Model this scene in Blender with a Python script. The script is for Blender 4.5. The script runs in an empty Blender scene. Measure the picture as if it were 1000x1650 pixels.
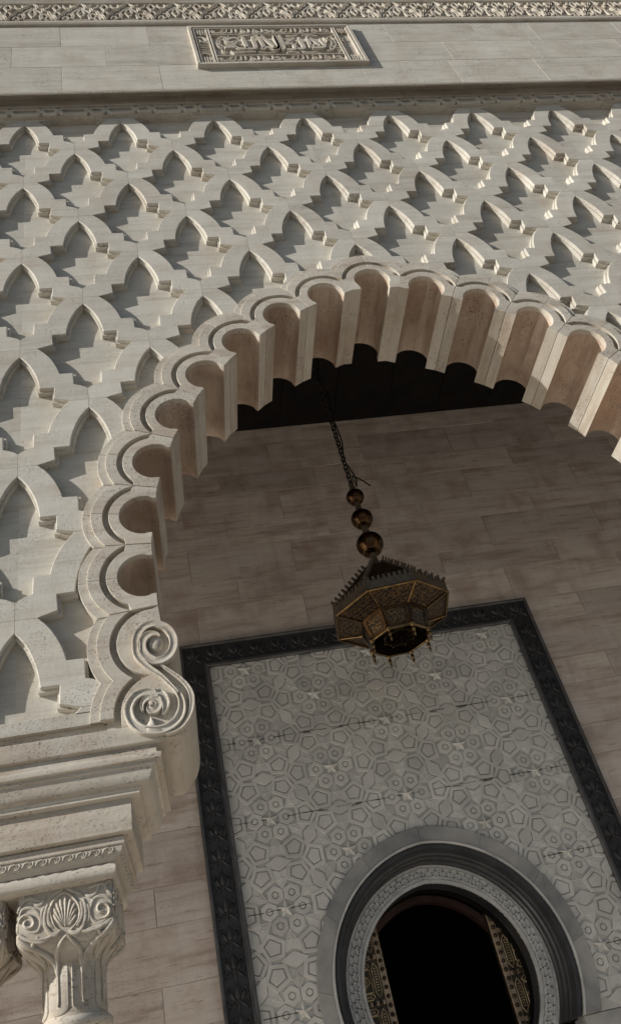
import bpy, bmesh, math, random
from mathutils import Vector, Matrix
random.seed(7)
sc = bpy.context.scene
COL = sc.collection
rad = math.radians

# ------------------------------------------------------------ camera
cd = bpy.data.cameras.new('camera'); cam = bpy.data.objects.new('camera', cd); COL.objects.link(cam)
_r = ((0.97720759, -0.06547252, -0.20193732), (-0.11469791, 0.63761324, -0.76177014), (0.17863292, 0.76756935, 0.61557093))
M = Matrix.Identity(4)
for i in range(3):
    M[i][0] = _r[0][i]; M[i][1] = -_r[1][i]; M[i][2] = -_r[2][i]
M[0][3], M[1][3], M[2][3] = 0.9115, -4.3455, -9.1293
cam.matrix_world = M
cd.sensor_fit = 'VERTICAL'; cd.sensor_height = 24.0; cd.sensor_width = 24.0
cd.lens = 1340.63 / 1650 * 24.0
cd.clip_start = 0.05; cd.clip_end = 2000
sc.camera = cam
GROUND = -10.75

# ------------------------------------------------------------ sky and sun
SUN = Vector((2.8, 1.0, -1.45)).normalized()          # direction the light travels
el = math.asin(-SUN.z); az = math.atan2(-SUN.x, -SUN.y)
w = bpy.data.worlds.new('World'); sc.world = w; w.use_nodes = True
nt = w.node_tree; nt.nodes.clear()
sky = nt.nodes.new('ShaderNodeTexSky'); sky.sky_type = 'NISHITA'; sky.sun_disc = False
sky.sun_elevation = el; sky.sun_rotation = az; sky.dust_density = 1.2
bg = nt.nodes.new('ShaderNodeBackground'); bg.inputs['Strength'].default_value = 0.06
wo = nt.nodes.new('ShaderNodeOutputWorld')
nt.links.new(sky.outputs[0], bg.inputs[0]); nt.links.new(bg.outputs[0], wo.inputs[0])
sl = bpy.data.lights.new('sun', 'SUN'); sl.energy = 4.7; sl.angle = rad(0.5); sl.color = (1.0, 0.965, 0.90)
so = bpy.data.objects.new('sun', sl); COL.objects.link(so)
so.rotation_euler = SUN.to_track_quat('-Z', 'Y').to_euler(); so.location = (-20, -8, 10)
sc.view_settings.view_transform = 'Standard'; sc.view_settings.look = 'None'
sc.view_settings.exposure = 0.05; sc.view_settings.gamma = 1.0

# ------------------------------------------------------------ materials
def new_mat(name):
    m = bpy.data.materials.new(name); m.use_nodes = True
    n = m.node_tree.nodes; l = m.node_tree.links
    return m, n, l, n['Principled BSDF']

def nd(n, t, **kw):
    x = n.new(t)
    for k, v in kw.items(): setattr(x, k, v)
    return x

def mathn(n, l, op, a, b, clamp=False):
    x = n.new('ShaderNodeMath'); x.operation = op; x.use_clamp = clamp
    for i, s in enumerate((a, b)):
        if isinstance(s, (int, float)): x.inputs[i].default_value = s
        else: l.new(s, x.inputs[i])
    return x.outputs[0]

def mixc(n, l, fac, a, b, blend='MIX'):
    x = n.new('ShaderNodeMix'); x.data_type = 'RGBA'; x.blend_type = blend
    for i, s in ((0, fac), (6, a), (7, b)):
        if isinstance(s, (int, float)): x.inputs[i].default_value = s
        elif isinstance(s, tuple): x.inputs[i].default_value = (*s, 1)
        else: l.new(s, x.inputs[i])
    return x.outputs[2]

def ramp(n, l, src, stops):
    r = n.new('ShaderNodeValToRGB'); e = r.color_ramp.elements
    while len(e) < len(stops): e.new(0.5)
    for i, (p, c) in enumerate(stops):
        e[i].position = p; e[i].color = (*c, 1) if isinstance(c, tuple) else (c, c, c, 1)
    l.new(src, r.inputs[0]); return r.outputs[0]

def noise(n, l, vec, scale, detail=4, rough=0.55):
    x = n.new('ShaderNodeTexNoise'); x.inputs['Scale'].default_value = scale
    x.inputs['Detail'].default_value = detail; x.inputs['Roughness'].default_value = rough
    l.new(vec, x.inputs['Vector']); return x.outputs['Fac']

def stone_vec(n, l, shift=7.0):
    g = n.new('ShaderNodeNewGeometry'); oi = n.new('ShaderNodeObjectInfo')
    cx = n.new('ShaderNodeCombineXYZ')
    l.new(mathn(n, l, 'MULTIPLY', oi.outputs['Random'], shift), cx.inputs[2])
    l.new(mathn(n, l, 'MULTIPLY', oi.outputs['Random'], shift * 2.3), cx.inputs[0])
    va = n.new('ShaderNodeVectorMath'); va.operation = 'ADD'
    l.new(g.outputs['Position'], va.inputs[0]); l.new(cx.outputs[0], va.inputs[1])
    return va.outputs[0], g, oi

def scaled(n, l, v, s):
    x = n.new('ShaderNodeVectorMath'); x.operation = 'MULTIPLY'; x.inputs[1].default_value = s
    l.new(v, x.inputs[0]); return x.outputs[0]

def travertine(name, light, mid, dark, stain, stain_amt=0.5, pit=0.5, streak=1.0, rough=0.6, var=0.12, bumpd=0.004, veins=0.35):
    m, n, l, b = new_mat(name)
    v, g, oi = stone_vec(n, l)
    s1 = noise(n, l, scaled(n, l, v, (0.5, 0.5, 5.0)), 1.5, 8, 0.62)
    s2 = noise(n, l, scaled(n, l, v, (2.2, 2.2, 26.0)), 1.3, 6, 0.65)
    s = mathn(n, l, 'ADD', mathn(n, l, 'MULTIPLY', s1, 0.62), mathn(n, l, 'MULTIPLY', s2, 0.38 * streak))
    c = ramp(n, l, s, [(0.36, dark), (0.48, mid), (0.62, light)])
    cl = noise(n, l, v, 2.3, 6, 0.6)
    st = ramp(n, l, cl, [(0.50, 0.0), (0.72, 1.0)])
    st2 = mathn(n, l, 'MULTIPLY', st, stain_amt)
    c = mixc(n, l, st2, c, stain)
    # thin rusty veins that follow the bedding
    vn = noise(n, l, scaled(n, l, v, (1.2, 1.2, 11.0)), 2.0, 7, 0.7)
    vein = ramp(n, l, vn, [(0.60, 0.0), (0.66, 1.0), (0.72, 0.0)])
    c = mixc(n, l, mathn(n, l, 'MULTIPLY', vein, veins), c, stain)
    # rain streaks running down the face
    rn = noise(n, l, scaled(n, l, v, (7.0, 7.0, 0.55)), 1.0, 5, 0.6)
    c = mixc(n, l, mathn(n, l, 'MULTIPLY', ramp(n, l, rn, [(0.52, 0.0), (0.72, 1.0)]), 0.30 * stain_amt + 0.05), c, stain)
    # pores
    pn = noise(n, l, scaled(n, l, v, (55, 55, 130)), 1.0, 3, 0.6)
    pm = noise(n, l, v, 3.1, 3)
    pits = mathn(n, l, 'MULTIPLY', ramp(n, l, pn, [(0.585, 0.0), (0.67, 1.0)]), ramp(n, l, pm, [(0.42, 0.0), (0.62, 1.0)]))
    pf = mathn(n, l, 'MULTIPLY', pits, pit)
    c = mixc(n, l, pf, c, tuple(x * 0.30 for x in dark))
    rv = mathn(n, l, 'ADD', mathn(n, l, 'MULTIPLY', oi.outputs['Random'], var), 1.0 - var / 2)
    h = n.new('ShaderNodeHueSaturation'); l.new(rv, h.inputs['Value']); l.new(c, h.inputs['Color'])
    l.new(h.outputs[0], b.inputs['Base Color'])
    b.inputs['Roughness'].default_value = rough
    b.inputs['Specular IOR Level'].default_value = 0.3
    fine = noise(n, l, v, 38, 5, 0.65)
    mid_n = noise(n, l, v, 7, 4, 0.6)
    hh = mathn(n, l, 'SUBTRACT', mathn(n, l, 'ADD', mathn(n, l, 'MULTIPLY', fine, 0.5), mathn(n, l, 'MULTIPLY', mid_n, 1.2)), mathn(n, l, 'MULTIPLY', pits, 1.2))
    bp = n.new('ShaderNodeBump'); bp.inputs['Strength'].default_value = 0.7; bp.inputs['Distance'].default_value = bumpd
    l.new(hh, bp.inputs['Height']); l.new(bp.outputs[0], b.inputs['Normal'])
    return m

def plain(name, col, rough=0.5, metal=0.0, var=0.25, nscale=6.0, bump=0.002, spec=0.5, col2=None):
    m, n, l, b = new_mat(name)
    v, g, oi = stone_vec(n, l, 3.0)
    f = noise(n, l, v, nscale, 6, 0.62)
    c2 = col2 or tuple(x * (1 - var) for x in col)
    c = ramp(n, l, f, [(0.35, c2), (0.65, col)])
    l.new(c, b.inputs['Base Color'])
    b.inputs['Roughness'].default_value = rough; b.inputs['Metallic'].default_value = metal
    b.inputs['Specular IOR Level'].default_value = spec
    ff = noise(n, l, v, nscale * 7, 4, 0.6)
    bp = n.new('ShaderNodeBump'); bp.inputs['Strength'].default_value = 0.6; bp.inputs['Distance'].default_value = bump
    l.new(ff, bp.inputs['Height']); l.new(bp.outputs[0], b.inputs['Normal'])
    return m

T_WALL = travertine('travertine_facade', (0.60, 0.575, 0.51), (0.535, 0.508, 0.445), (0.42, 0.375, 0.31), (0.42, 0.32, 0.235), 0.40, 0.75)
T_RIB = travertine('travertine_lattice', (0.62, 0.59, 0.525), (0.555, 0.525, 0.46), (0.44, 0.395, 0.33), (0.43, 0.33, 0.245), 0.42, 0.8, 1.1, 0.6, 0.17)
T_ARCH = travertine('travertine_arch', (0.62, 0.58, 0.505), (0.545, 0.50, 0.425), (0.42, 0.355, 0.285), (0.39, 0.28, 0.20), 0.45, 0.85)
T_SOFF = travertine('travertine_soffit', (0.70, 0.60, 0.495), (0.60, 0.495, 0.40), (0.41, 0.31, 0.235), (0.31, 0.205, 0.145), 0.65, 1.0, 0.6)  # browner travertine for the hollows of the arch lobes
T_UP = travertine('travertine_upper', (0.60, 0.57, 0.50), (0.53, 0.495, 0.43), (0.40, 0.35, 0.285), (0.38, 0.285, 0.205), 0.36, 0.7, 1.3)
T_CARVE = travertine('travertine_carving', (0.60, 0.56, 0.485), (0.53, 0.485, 0.41), (0.42, 0.36, 0.29), (0.35, 0.255, 0.185), 0.4, 0.7)
T_GAL = travertine('travertine_gallery', (0.82, 0.755, 0.69), (0.73, 0.64, 0.575), (0.50, 0.40, 0.34), (0.36, 0.235, 0.185), 0.55, 0.5, 1.0, 0.5, 0.26, 0.004, 0.8)
M_BLACK = plain('black_marble', (0.055, 0.057, 0.064), 0.45, 0, 0.5, 3.0, 0.002)
M_BLACKRIM = plain('black_marble_rim', (0.13, 0.13, 0.135), 0.45, 0, 0.5, 5.0, 0.002)
M_PANEL = plain('white_marble_panel', (0.72, 0.72, 0.69), 0.5, 0, 0.28, 1.6, 0.002)
M_PANEL2 = plain('white_marble_bosses', (0.80, 0.80, 0.77), 0.5, 0, 0.28, 1.5, 0.002)
M_GREY = plain('grey_marble', (0.50, 0.495, 0.475), 0.45, 0, 0.6, 1.6, 0.002, 0.5, (0.20, 0.21, 0.22))
M_RING = plain('carved_grey_marble', (0.70, 0.71, 0.70), 0.5, 0, 0.35, 3.0, 0.002)
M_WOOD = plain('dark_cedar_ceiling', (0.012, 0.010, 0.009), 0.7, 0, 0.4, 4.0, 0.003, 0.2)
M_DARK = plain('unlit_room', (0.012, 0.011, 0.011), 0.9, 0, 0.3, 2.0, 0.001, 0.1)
M_RED = plain('red_brown_wood', (0.07, 0.035, 0.026), 0.6, 0, 0.5, 5.0, 0.002)
M_BRASS = plain('aged_brass', (0.33, 0.215, 0.10), 0.24, 1.0, 0.6, 14.0, 0.001)
M_BRONZE = plain('dark_bronze', (0.13, 0.07, 0.035), 0.26, 1.0, 0.65, 9.0, 0.0015)
M_CHAIN = plain('blackened_chain', (0.035, 0.028, 0.022), 0.55, 0.3, 0.5, 20.0, 0.001)
M_MORTAR = plain('dirty_mortar', (0.10, 0.09, 0.08), 0.9, 0, 0.5, 20.0, 0.002, 0.2)
M_IRON = plain('dark_iron', (0.17, 0.135, 0.095), 0.45, 0.35, 0.5, 20.0, 0.001)
M_GILT = plain('gilt_bronze_strap', (0.80, 0.63, 0.38), 0.45, 0.5, 0.5, 20.0, 0.001)
M_DOOR = plain('dark_bronze_door', (0.10, 0.075, 0.05), 0.45, 0.4, 0.6, 16.0, 0.002)
M_DOORRIM = plain('tan_bronze_border', (0.62, 0.47, 0.32), 0.45, 0.4, 0.55, 12.0, 0.002)

def filigree_mat():
    m, n, l, b = new_mat('pierced_brass_filigree')
    g = n.new('ShaderNodeTexCoord')
    wv = n.new('ShaderNodeTexWave'); wv.wave_type = 'RINGS'; wv.rings_direction = 'SPHERICAL'
    wv.inputs['Scale'].default_value = 9.0; wv.inputs['Distortion'].default_value = 9.0; wv.inputs['Detail'].default_value = 2.0; wv.inputs['Detail Scale'].default_value = 5.0
    l.new(g.outputs['Object'], wv.inputs['Vector'])
    k = ramp(n, l, wv.outputs['Fac'], [(0.62, 0.0), (0.82, 1.0)])
    c = mixc(n, l, k, (0.010, 0.007, 0.004), (0.34, 0.21, 0.09))
    l.new(c, b.inputs['Base Color']); l.new(k, b.inputs['Metallic']); b.inputs['Roughness'].default_value = 0.38
    bp = n.new('ShaderNodeBump'); bp.inputs['Strength'].default_value = 1.0; bp.inputs['Distance'].default_value = 0.006
    l.new(k, bp.inputs['Height']); l.new(bp.outputs[0], b.inputs['Normal'])
    return m
M_FILI = filigree_mat()

def paving_mat(name, c1, c2, rough=0.5):
    m, n, l, b = new_mat(name)
    g = n.new('ShaderNodeNewGeometry')
    br = n.new('ShaderNodeTexBrick'); br.inputs['Scale'].default_value = 1.0
    br.inputs['Brick Width'].default_value = 1.2; br.inputs['Row Height'].default_value = 0.6
    br.inputs['Mortar Size'].default_value = 0.006
    br.inputs['Color1'].default_value = (*c1, 1); br.inputs['Color2'].default_value = (*c2, 1)
    br.inputs['Mortar'].default_value = (0.2, 0.17, 0.14, 1)
    l.new(g.outputs['Position'], br.inputs['Vector']); l.new(br.outputs['Color'], b.inputs['Base Color'])
    b.inputs['Roughness'].default_value = rough
    return m
M_PAVE = paving_mat('plaza_paving', (0.175, 0.17, 0.165), (0.15, 0.146, 0.142))
M_FLOOR = paving_mat('white_marble_floor', (0.84, 0.75, 0.64), (0.80, 0.71, 0.60), 0.3)

# ------------------------------------------------------------ mesh helpers
def empty(name, loc=(0, 0, 0), label=None, cat=None, group=None):
    o = bpy.data.objects.new(name, None); COL.objects.link(o); o.location = loc
    if label: o['label'] = label
    if cat: o['category'] = cat
    if group: o['group'] = group
    return o

def link(name, me, parent=None, loc=(0, 0, 0), rot=(0, 0, 0)):
    o = bpy.data.objects.new(name, me); COL.objects.link(o)
    o.location = loc; o.rotation_euler = rot
    if parent: o.parent = parent
    return o

def area2(p):
    return sum(p[i][0] * p[(i + 1) % len(p)][1] - p[(i + 1) % len(p)][0] * p[i][1] for i in range(len(p))) / 2

def inset(p, d):
    """shrink (d > 0) or grow (d < 0) a 2-D polygon with limited mitres"""
    s = 1.0 if area2(p) > 0 else -1.0
    out = []; n = len(p)
    for i in range(n):
        a, b, c = p[i - 1], p[i], p[(i + 1) % n]
        e1 = Vector((b[0] - a[0], b[1] - a[1])); e2 = Vector((c[0] - b[0], c[1] - b[1]))
        if e1.length < 1e-9: e1 = e2.copy()
        if e2.length < 1e-9: e2 = e1.copy()
        if e1.length < 1e-9: out.append(b); continue
        e1.normalize(); e2.normalize()
        n1 = Vector((-e1.y, e1.x)) * s; n2 = Vector((-e2.y, e2.x)) * s
        k = n1 + n2
        if k.length < 0.3: k = n1 * 1.0
        else: k = k / max(k.length_squared / 2, 0.45)
        out.append((b[0] + k.x * d, b[1] + k.y * d))
    return out

class MB:
    def __init__(s): s.v = []; s.f = []
    def loop(s, pts):
        b = len(s.v); s.v += [tuple(p) for p in pts]; return list(range(b, b + len(pts)))
    def loft(s, loops, cap0=True, cap1=True, closed=True):
        L = [s.loop(p) for p in loops]; n = len(L[0])
        for a, b in zip(L, L[1:]):
            for i in range(n if closed else n - 1):
                j = (i + 1) % n; s.f.append((a[i], a[j], b[j], b[i]))
        if cap0: s.f.append(tuple(reversed(L[0])))
        if cap1: s.f.append(tuple(L[-1]))
    def prism(s, poly, y0, y1, ch=0.0, back=True):
        """polygon in (x, z) pushed from y0 (front) to y1"""
        if ch > 0:
            q = inset(poly, ch)
            s.loft([[(x, y0, z) for x, z in q], [(x, y0 + ch, z) for x, z in poly], [(x, y1, z) for x, z in poly]], True, back)
        else:
            s.loft([[(x, y0, z) for x, z in poly], [(x, y1, z) for x, z in poly]], True, back)
    def box(s, x0, x1, y0, y1, z0, z1, ch=0.0):
        s.prism([(x0, z0), (x1, z0), (x1, z1), (x0, z1)], y0, y1, ch)
    def tube(s, pts, r, n=6, cap=True, flat=None):
        """round tube along pts; flat = (axis, k) squashes it along a world axis"""
        pts = [Vector(p) for p in pts]; loops = []; up = None
        m = len(pts)
        for i, p in enumerate(pts):
            t = (pts[min(i + 1, m - 1)] - pts[max(i - 1, 0)])
            if t.length < 1e-9: t = Vector((0, 0, 1))
            t.normalize()
            if up is None:
                up = Vector((0, 1, 0)) if abs(t.y) < 0.9 else Vector((1, 0, 0))
            x = t.cross(up)
            if x.length < 1e-6: x = t.orthogonal()
            x.normalize(); up = x.cross(t).normalized()
            rr = r[i] if isinstance(r, (list, tuple)) else r
            lp = []
            for k in range(n):
                a = 2 * math.pi * (k + 0.5) / n
                o = (x * math.cos(a) + up * math.sin(a)) * rr
                if flat: o[flat[0]] *= flat[1]
                lp.append(p + o)
            loops.append(lp)
        s.loft(loops, cap, cap)
    def lathe(s, prof, n=16, c=(0, 0, 0), a0=0.0):
        s.loft([[(c[0] + r * math.cos(a0 + 2 * math.pi * k / n), c[1] + r * math.sin(a0 + 2 * math.pi * k / n), c[2] + z) for k in range(n)] for r, z in prof])
    def ribbon(s, pts, wd, y, h, dish=0.35):
        """flat raised band in the (x, z) plane with a hollow running along its middle"""
        n = len(pts); loops = []
        for i, (x, z) in enumerate(pts):
            a, b = pts[max(i - 1, 0)], pts[min(i + 1, n - 1)]
            t = Vector((b[0] - a[0], b[1] - a[1])); t.normalize(); nx, nz = -t.y, t.x
            q = wd[i] if isinstance(wd, (list, tuple)) else wd
            pr = [(-1, 0.0), (-1, 0.8), (-0.86, 1.0), (-0.62, 1.0), (-0.38, 1 - dish), (0.38, 1 - dish), (0.62, 1.0), (0.86, 1.0), (1, 0.8), (1, 0.0)]
            loops.append([(x + nx * q * u, y - h * v, z + nz * q * u) for u, v in pr])
        s.loft(loops)
    def mesh(s, name, mat, smooth=35):
        me = bpy.data.meshes.new(name); me.from_pydata(s.v, [], s.f)
        bm = bmesh.new(); bm.from_mesh(me)
        bmesh.ops.remove_doubles(bm, verts=bm.verts, dist=1e-6)
        bmesh.ops.recalc_face_normals(bm, faces=bm.faces)
        bm.to_mesh(me); bm.free()
        me.materials.append(mat)
        if smooth:
            me.polygons.foreach_set('use_smooth', [True] * len(me.polygons))
            me.set_sharp_from_angle(angle=rad(smooth))
        me.update(); return me
    def build(s, name, mat, parent=None, loc=(0, 0, 0), rot=(0, 0, 0), smooth=35):
        return link(name, s.mesh(name, mat, smooth), parent, loc, rot)

def smooth_pts(p, k=3):
    """Catmull-Rom through 2-D points"""
    out = []; n = len(p)
    if n < 3: return list(p)
    for i in range(n - 1):
        a, b, c, d = p[max(i - 1, 0)], p[i], p[i + 1], p[min(i + 2, n - 1)]
        for j in range(k):
            t = j / k
            out.append(tuple(0.5 * (2 * b[m] + (c[m] - a[m]) * t + (2 * a[m] - 5 * b[m] + 4 * c[m] - d[m]) * t * t + (3 * b[m] - a[m] - 3 * c[m] + d[m]) * t ** 3) for m in (0, 1)))
    out.append(p[-1]); return out

def strokes(mb, lst, y, r, n=6, sm=3, flat=0.8, taper=True):
    for st in lst:
        q = smooth_pts(st, sm); m = len(q)
        rr = [r * (0.55 + 0.45 * min(1, min(i, m - 1 - i) / max(1, m * 0.18))) if taper else r for i in range(m)]
        mb.tube([(x, y, z) for x, z in q], rr, n, True, (1, flat))

def carve(mb, lst, y, wd, h, sm=3, dish=0.0):
    for st in lst:
        q = smooth_pts(st, sm); m = len(q)
        mb.ribbon(q, [wd * (0.6 + 0.4 * min(1, min(i, m - 1 - i) / max(1, m * 0.15))) for i in range(m)], y, h, dish)

def kind(o, k): o['kind'] = k; return o

# ============================================================ the setting
g = MB(); g.v = [(-900, -900, GROUND), (900, -900, GROUND), (900, 900, GROUND), (-900, 900, GROUND)]; g.f = [(0, 1, 2, 3)]
kind(g.build('ground', M_PAVE, smooth=0), 'structure')
fl = MB(); fl.box(-14, 18, -1.4, 8.0, GROUND - 0.3, GROUND + 0.15)
kind(fl.build('floor', M_FLOOR, smooth=0), 'structure')
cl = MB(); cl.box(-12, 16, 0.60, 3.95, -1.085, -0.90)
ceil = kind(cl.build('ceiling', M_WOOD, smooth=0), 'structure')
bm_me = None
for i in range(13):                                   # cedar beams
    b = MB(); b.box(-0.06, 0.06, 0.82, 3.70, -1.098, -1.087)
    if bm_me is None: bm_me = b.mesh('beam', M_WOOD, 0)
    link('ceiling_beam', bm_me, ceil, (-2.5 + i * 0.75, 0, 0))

# ------------------------------------------------------------ facade wall
facade = empty('facade_wall', (3, 0, GROUND), 'tall cream travertine facade wall covered in carved interlaced lattice above the scalloped arch', 'wall')
FLOOR = 0.072        # depth of the lattice cells
CXA = 3.0            # middle of the arch
OL = (3.753, -6.009) # centre of the left half of the pointed arch
STEP = 9.45; TH0 = -4.8
RC = 2.977           # ring of lobe centres
def P(o, parent):    # keep world position under a parent
    o.parent = parent; o.matrix_parent_inverse = Matrix.Translation(-parent.location)
    return o

def arch_half(R, n=24, zb=-6.25):
    """left half outline of the pointed arch at radius R, spring to apex (dx from arch middle)"""
    pts = []
    dx0 = OL[0] - CXA
    a1 = math.acos(dx0 / R); a0 = math.asin((zb - OL[1]) / R)
    for i in range(n + 1):
        a = a0 + (a1 - a0) * i / n
        pts.append((dx0 - R * math.cos(a), OL[1] + R * math.sin(a)))
    return pts
TOPZ = 4.7
for c in (-9, -3, 3, 9):
    for sgn in (1, -1):
        h = arch_half(3.20)
        poly = [(-3.0, TOPZ), (0, TOPZ)] + [(x, z) for x, z in reversed(h)] + [(h[0][0], -7.03), (-3.0, -7.03)]
        m = MB(); m.prism([(c + sgn * x * 1.0, z) for x, z in poly], FLOOR, 0.79)
        P(m.build('wall_slab', T_WALL, smooth=0), facade)

# ---- one lattice cell, left half, tip to foot (x, z)
HALF = [(0, 0), (-0.022, -0.024), (-0.048, -0.060), (-0.073, -0.105), (-0.098, -0.165), (-0.120, -0.232), (-0.136, -0.305), (-0.145, -0.381),
        (-0.2535, -0.382), (-0.248, -0.500), (-0.363, -0.537), (-0.322, -0.585), (-0.286, -0.637), (-0.257, -0.692), (-0.233, -0.750), (-0.216, -0.805), (-0.205, -0.853),
        (-0.104, -0.858), (-0.101, -0.985), (-0.055, -1.003), (-0.022, -1.022), (0, -1.040)]
CELL = HALF + [(-x, z) for x, z in reversed(HALF[1:-1])]
ROW = 0.63026
NH = len(HALF); ITIP = 10            # index of the side tip in HALF
def shifted(off):
    c = inset(CELL, off)
    return c[:NH]
def rib_loop(off, y, g=0.0010):
    """loop of the rib stone from the node above the tip to the node at the left, cell outline shrunk by off"""
    h = shifted(off)
    a = [(min(x, -g), z) for x, z in h[:ITIP + 1]]
    a[-1] = (a[-1][0], max(a[-1][1], -0.537 + g))
    low = [(-0.5 - x, z + ROW) for x, z in h[ITIP:]]                # right side of the upper-left neighbour
    low = [(max(x, -0.5 + g), z) for x, z in low]
    low[0] = (low[0][0], min(low[0][1], ROW - 0.537 - g))
    pts = [(-g, ROW - 0.537 - g)] + a + [(-0.5 + g, -0.537 + g)] + list(reversed(low))
    return pts
PROF = [(-0.0045, 0.0), (0.0, 0.0045), (0.0, 0.030), (0.015, 0.031), (0.016, 0.082)]

def dens(loops, mx=0.05):
    """subdivide the same edges in every loop"""
    ref = loops[1]; n = len(ref); out = [[] for _ in loops]
    for i in range(n):
        j = (i + 1) % n
        k = max(1, int(math.dist(ref[i], ref[j]) / mx))
        for L, o in zip(loops, out):
            for t in range(k):
                f = t / k; o.append((L[i][0] * (1 - f) + L[j][0] * f, L[i][1] * (1 - f) + L[j][1] * f))
    return out
RCLIP = 3.275
def clip_pt(x, z):
    ca = CXA + 6 * round((x - CXA) / 6)                   # nearest arch of the arcade
    ox = OL[0] - CXA + ca if x <= ca else ca + CXA - OL[0]
    dx, dz = x - ox, z - OL[1]; d = math.hypot(dx, dz)
    ins = False
    if z < -6.2:
        if abs(x - ca) < 2.51: return (ca - 2.51 if x < ca else ca + 2.51), z, True
    elif d < RCLIP:
        ins = True; k = RCLIP / max(d, 1e-6); x, z = ox + dx * k, OL[1] + dz * k
    return x, z, ins
def zcut(o, z, up):
    bm = bmesh.new(); bm.from_mesh(o.data)
    bmesh.ops.bisect_plane(bm, geom=bm.verts[:] + bm.edges[:] + bm.faces[:], plane_co=(0, 0, z), plane_no=(0, 0, 1 if up else -1), clear_outer=True)
    bm.to_mesh(o.data); bm.free()
base_loops = [rib_loop(o, y) for o, y in PROF]
rib_me = {}
for sgn in (1, -1):
    m = MB(); m.loft([[(sgn * x, y, z) for x, z in L] for L, (o, y) in zip(base_loops, PROF)], True, False)
    rib_me[sgn] = m.mesh('rib_stone', T_RIB, 30)
for r in range(-1, 12):
    for k in range(-2, 9):
        cx = k + (0.5 if r % 2 else 0.0); cz = -ROW * r
        for sgn in (1, -1):
            mx, mz = cx - sgn * 0.25, cz - 0.21
            if mx < -1.7 or mx > 8.6: continue
            wl = [[(cx + sgn * x, cz + z) for x, z in L] for L in base_loops]
            if all(z > 0.17 for x, z in wl[1]) or all(z < -6.88 for x, z in wl[1]): continue
            hi = any(z > 0.17 for x, z in wl[1]); lo = any(z < -6.88 for x, z in wl[1])
            fl = [clip_pt(x, z) for x, z in wl[1]]
            if all(q[2] for q in fl): continue
            if hi or lo or any(q[2] for q in fl):
                dl = dens(wl, 0.03)
                cl_ = [[clip_pt(x, z)[:2] for x, z in L] for L in dl]
                keep = [i for i in range(len(cl_[1])) if math.dist(cl_[1][i], cl_[1][i - 1]) > 1e-5]
                if len(keep) < 3: continue
                cl_ = [[L[i] for i in keep] for L in cl_]
                if abs(area2(cl_[1])) < 0.004: continue
                m = MB(); m.loft([[(x, y, z) for x, z in L] for L, (o, y) in zip(cl_, PROF)], True, False)
                o = P(m.build('rib_stone', T_RIB, smooth=30), facade)
                if hi: zcut(o, 0.17, True)
                if lo: zcut(o, -6.88, False)
            else:
                P(link('rib_stone', rib_me[sgn], None, (cx, 0, cz)), facade)

# plain course under the lattice
for a, b in ((-1.7, -0.62), (-0.62, 0.485)):
    m = MB(); m.box(a, b - 0.002, 0.0, 0.0715, -6.955, -6.872, 0.003); P(m.build('border_stone', T_RIB, smooth=0), facade)
m = MB(); m.box(-1.7, 0.60, 0.030, 0.0715, -7.03, -6.956); P(m.build('groove_stone', T_ARCH, smooth=0), facade)
# ---- overhanging upper wall, cove and strap band below it
up = MB()
prof = [(-0.205, 2.02), (-0.205, 0.40), (-0.10, 0.47), (0.2, 0.47)]
up.loft([[(x, y, z) for y, z in [(-0.205, 4.6), (-0.205, 0.46), (0.25, 0.46), (0.25, 4.6)]] for x in (-12, 16)])
upper = P(up.build('upper_wall', T_UP, smooth=0), facade)
zs = [0.30, 0.913, 1.452, 2.03]
joints = [[0.43, 1.50, 2.62, 3.83, 4.95, 6.05, 7.3], [-0.11, 0.93, 2.01, 3.1, 4.0, 5.04, 6.2, 7.4], [0.43, 1.45, 2.5, 3.4, 4.42, 5.6, 6.39, 7.6]]
for i in range(3):
    xs = [-2.2, -0.9] + joints[i] + [8.6, 9.6]
    for a, b in zip(xs, xs[1:]):
        m = MB(); y = -0.21 - random.uniform(0, 0.002)
        m.box(a + 0.002, b - 0.002, y, -0.2045, zs[i] + 0.002, zs[i + 1] - 0.002, 0.002)
        P(m.build('stone_block', T_UP, smooth=0), upper)
def xsweep(name, prof, x0, x1, mat, parent, smooth=40):
    m = MB(); m.loft([[(x0, y, z) for y, z in prof], [(x1, y, z) for y, z in prof]])
    return P(m.build(name, mat, smooth=smooth), parent)
cuts = [-2.2, -0.55, 0.72, 1.72, 2.95, 4.25, 5.3, 6.6, 7.9, 9.6]
for a, b in zip(cuts, cuts[1:]):
    xsweep('cornice_stone', [(-0.21, 0.298), (-0.212, 0.285), (-0.208, 0.276), (-0.197, 0.272), (-0.190, 0.280), (-0.186, 0.310), (-0.165, 0.345), (-0.130, 0.385), (-0.100, 0.44), (-0.072, 0.462), (-0.07, 0.458), (-0.07, 0.287), (0.1, 0.287), (0.1, 0.4595), (-0.205, 0.4595), (-0.205, 0.298)], a + 0.0015, b - 0.0015, T_ARCH, facade)
band = xsweep('strap_band', [(-0.028, 0.130), (-0.028, 0.286), (0.13, 0.286), (0.13, 0.130)], -2.2, 9.6, T_ARCH, facade)
def bar(mb, p, q, y0, y1, wd):
    d = Vector((q[0] - p[0], q[1] - p[1])); d.normalize(); nn = Vector((-d.y, d.x)) * wd / 2
    e = d * wd * 0.35
    poly = [(p[0] - e.x + nn.x, p[1] - e.y + nn.y), (p[0] - e.x - nn.x, p[1] - e.y - nn.y), (q[0] + e.x - nn.x, q[1] + e.y - nn.y), (q[0] + e.x + nn.x, q[1] + e.y + nn.y)]
    mb.prism(poly, y0, y1, 0.003)
x = -2.1
zt, zbm = 0.262, 0.155
strap_me = None
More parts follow.
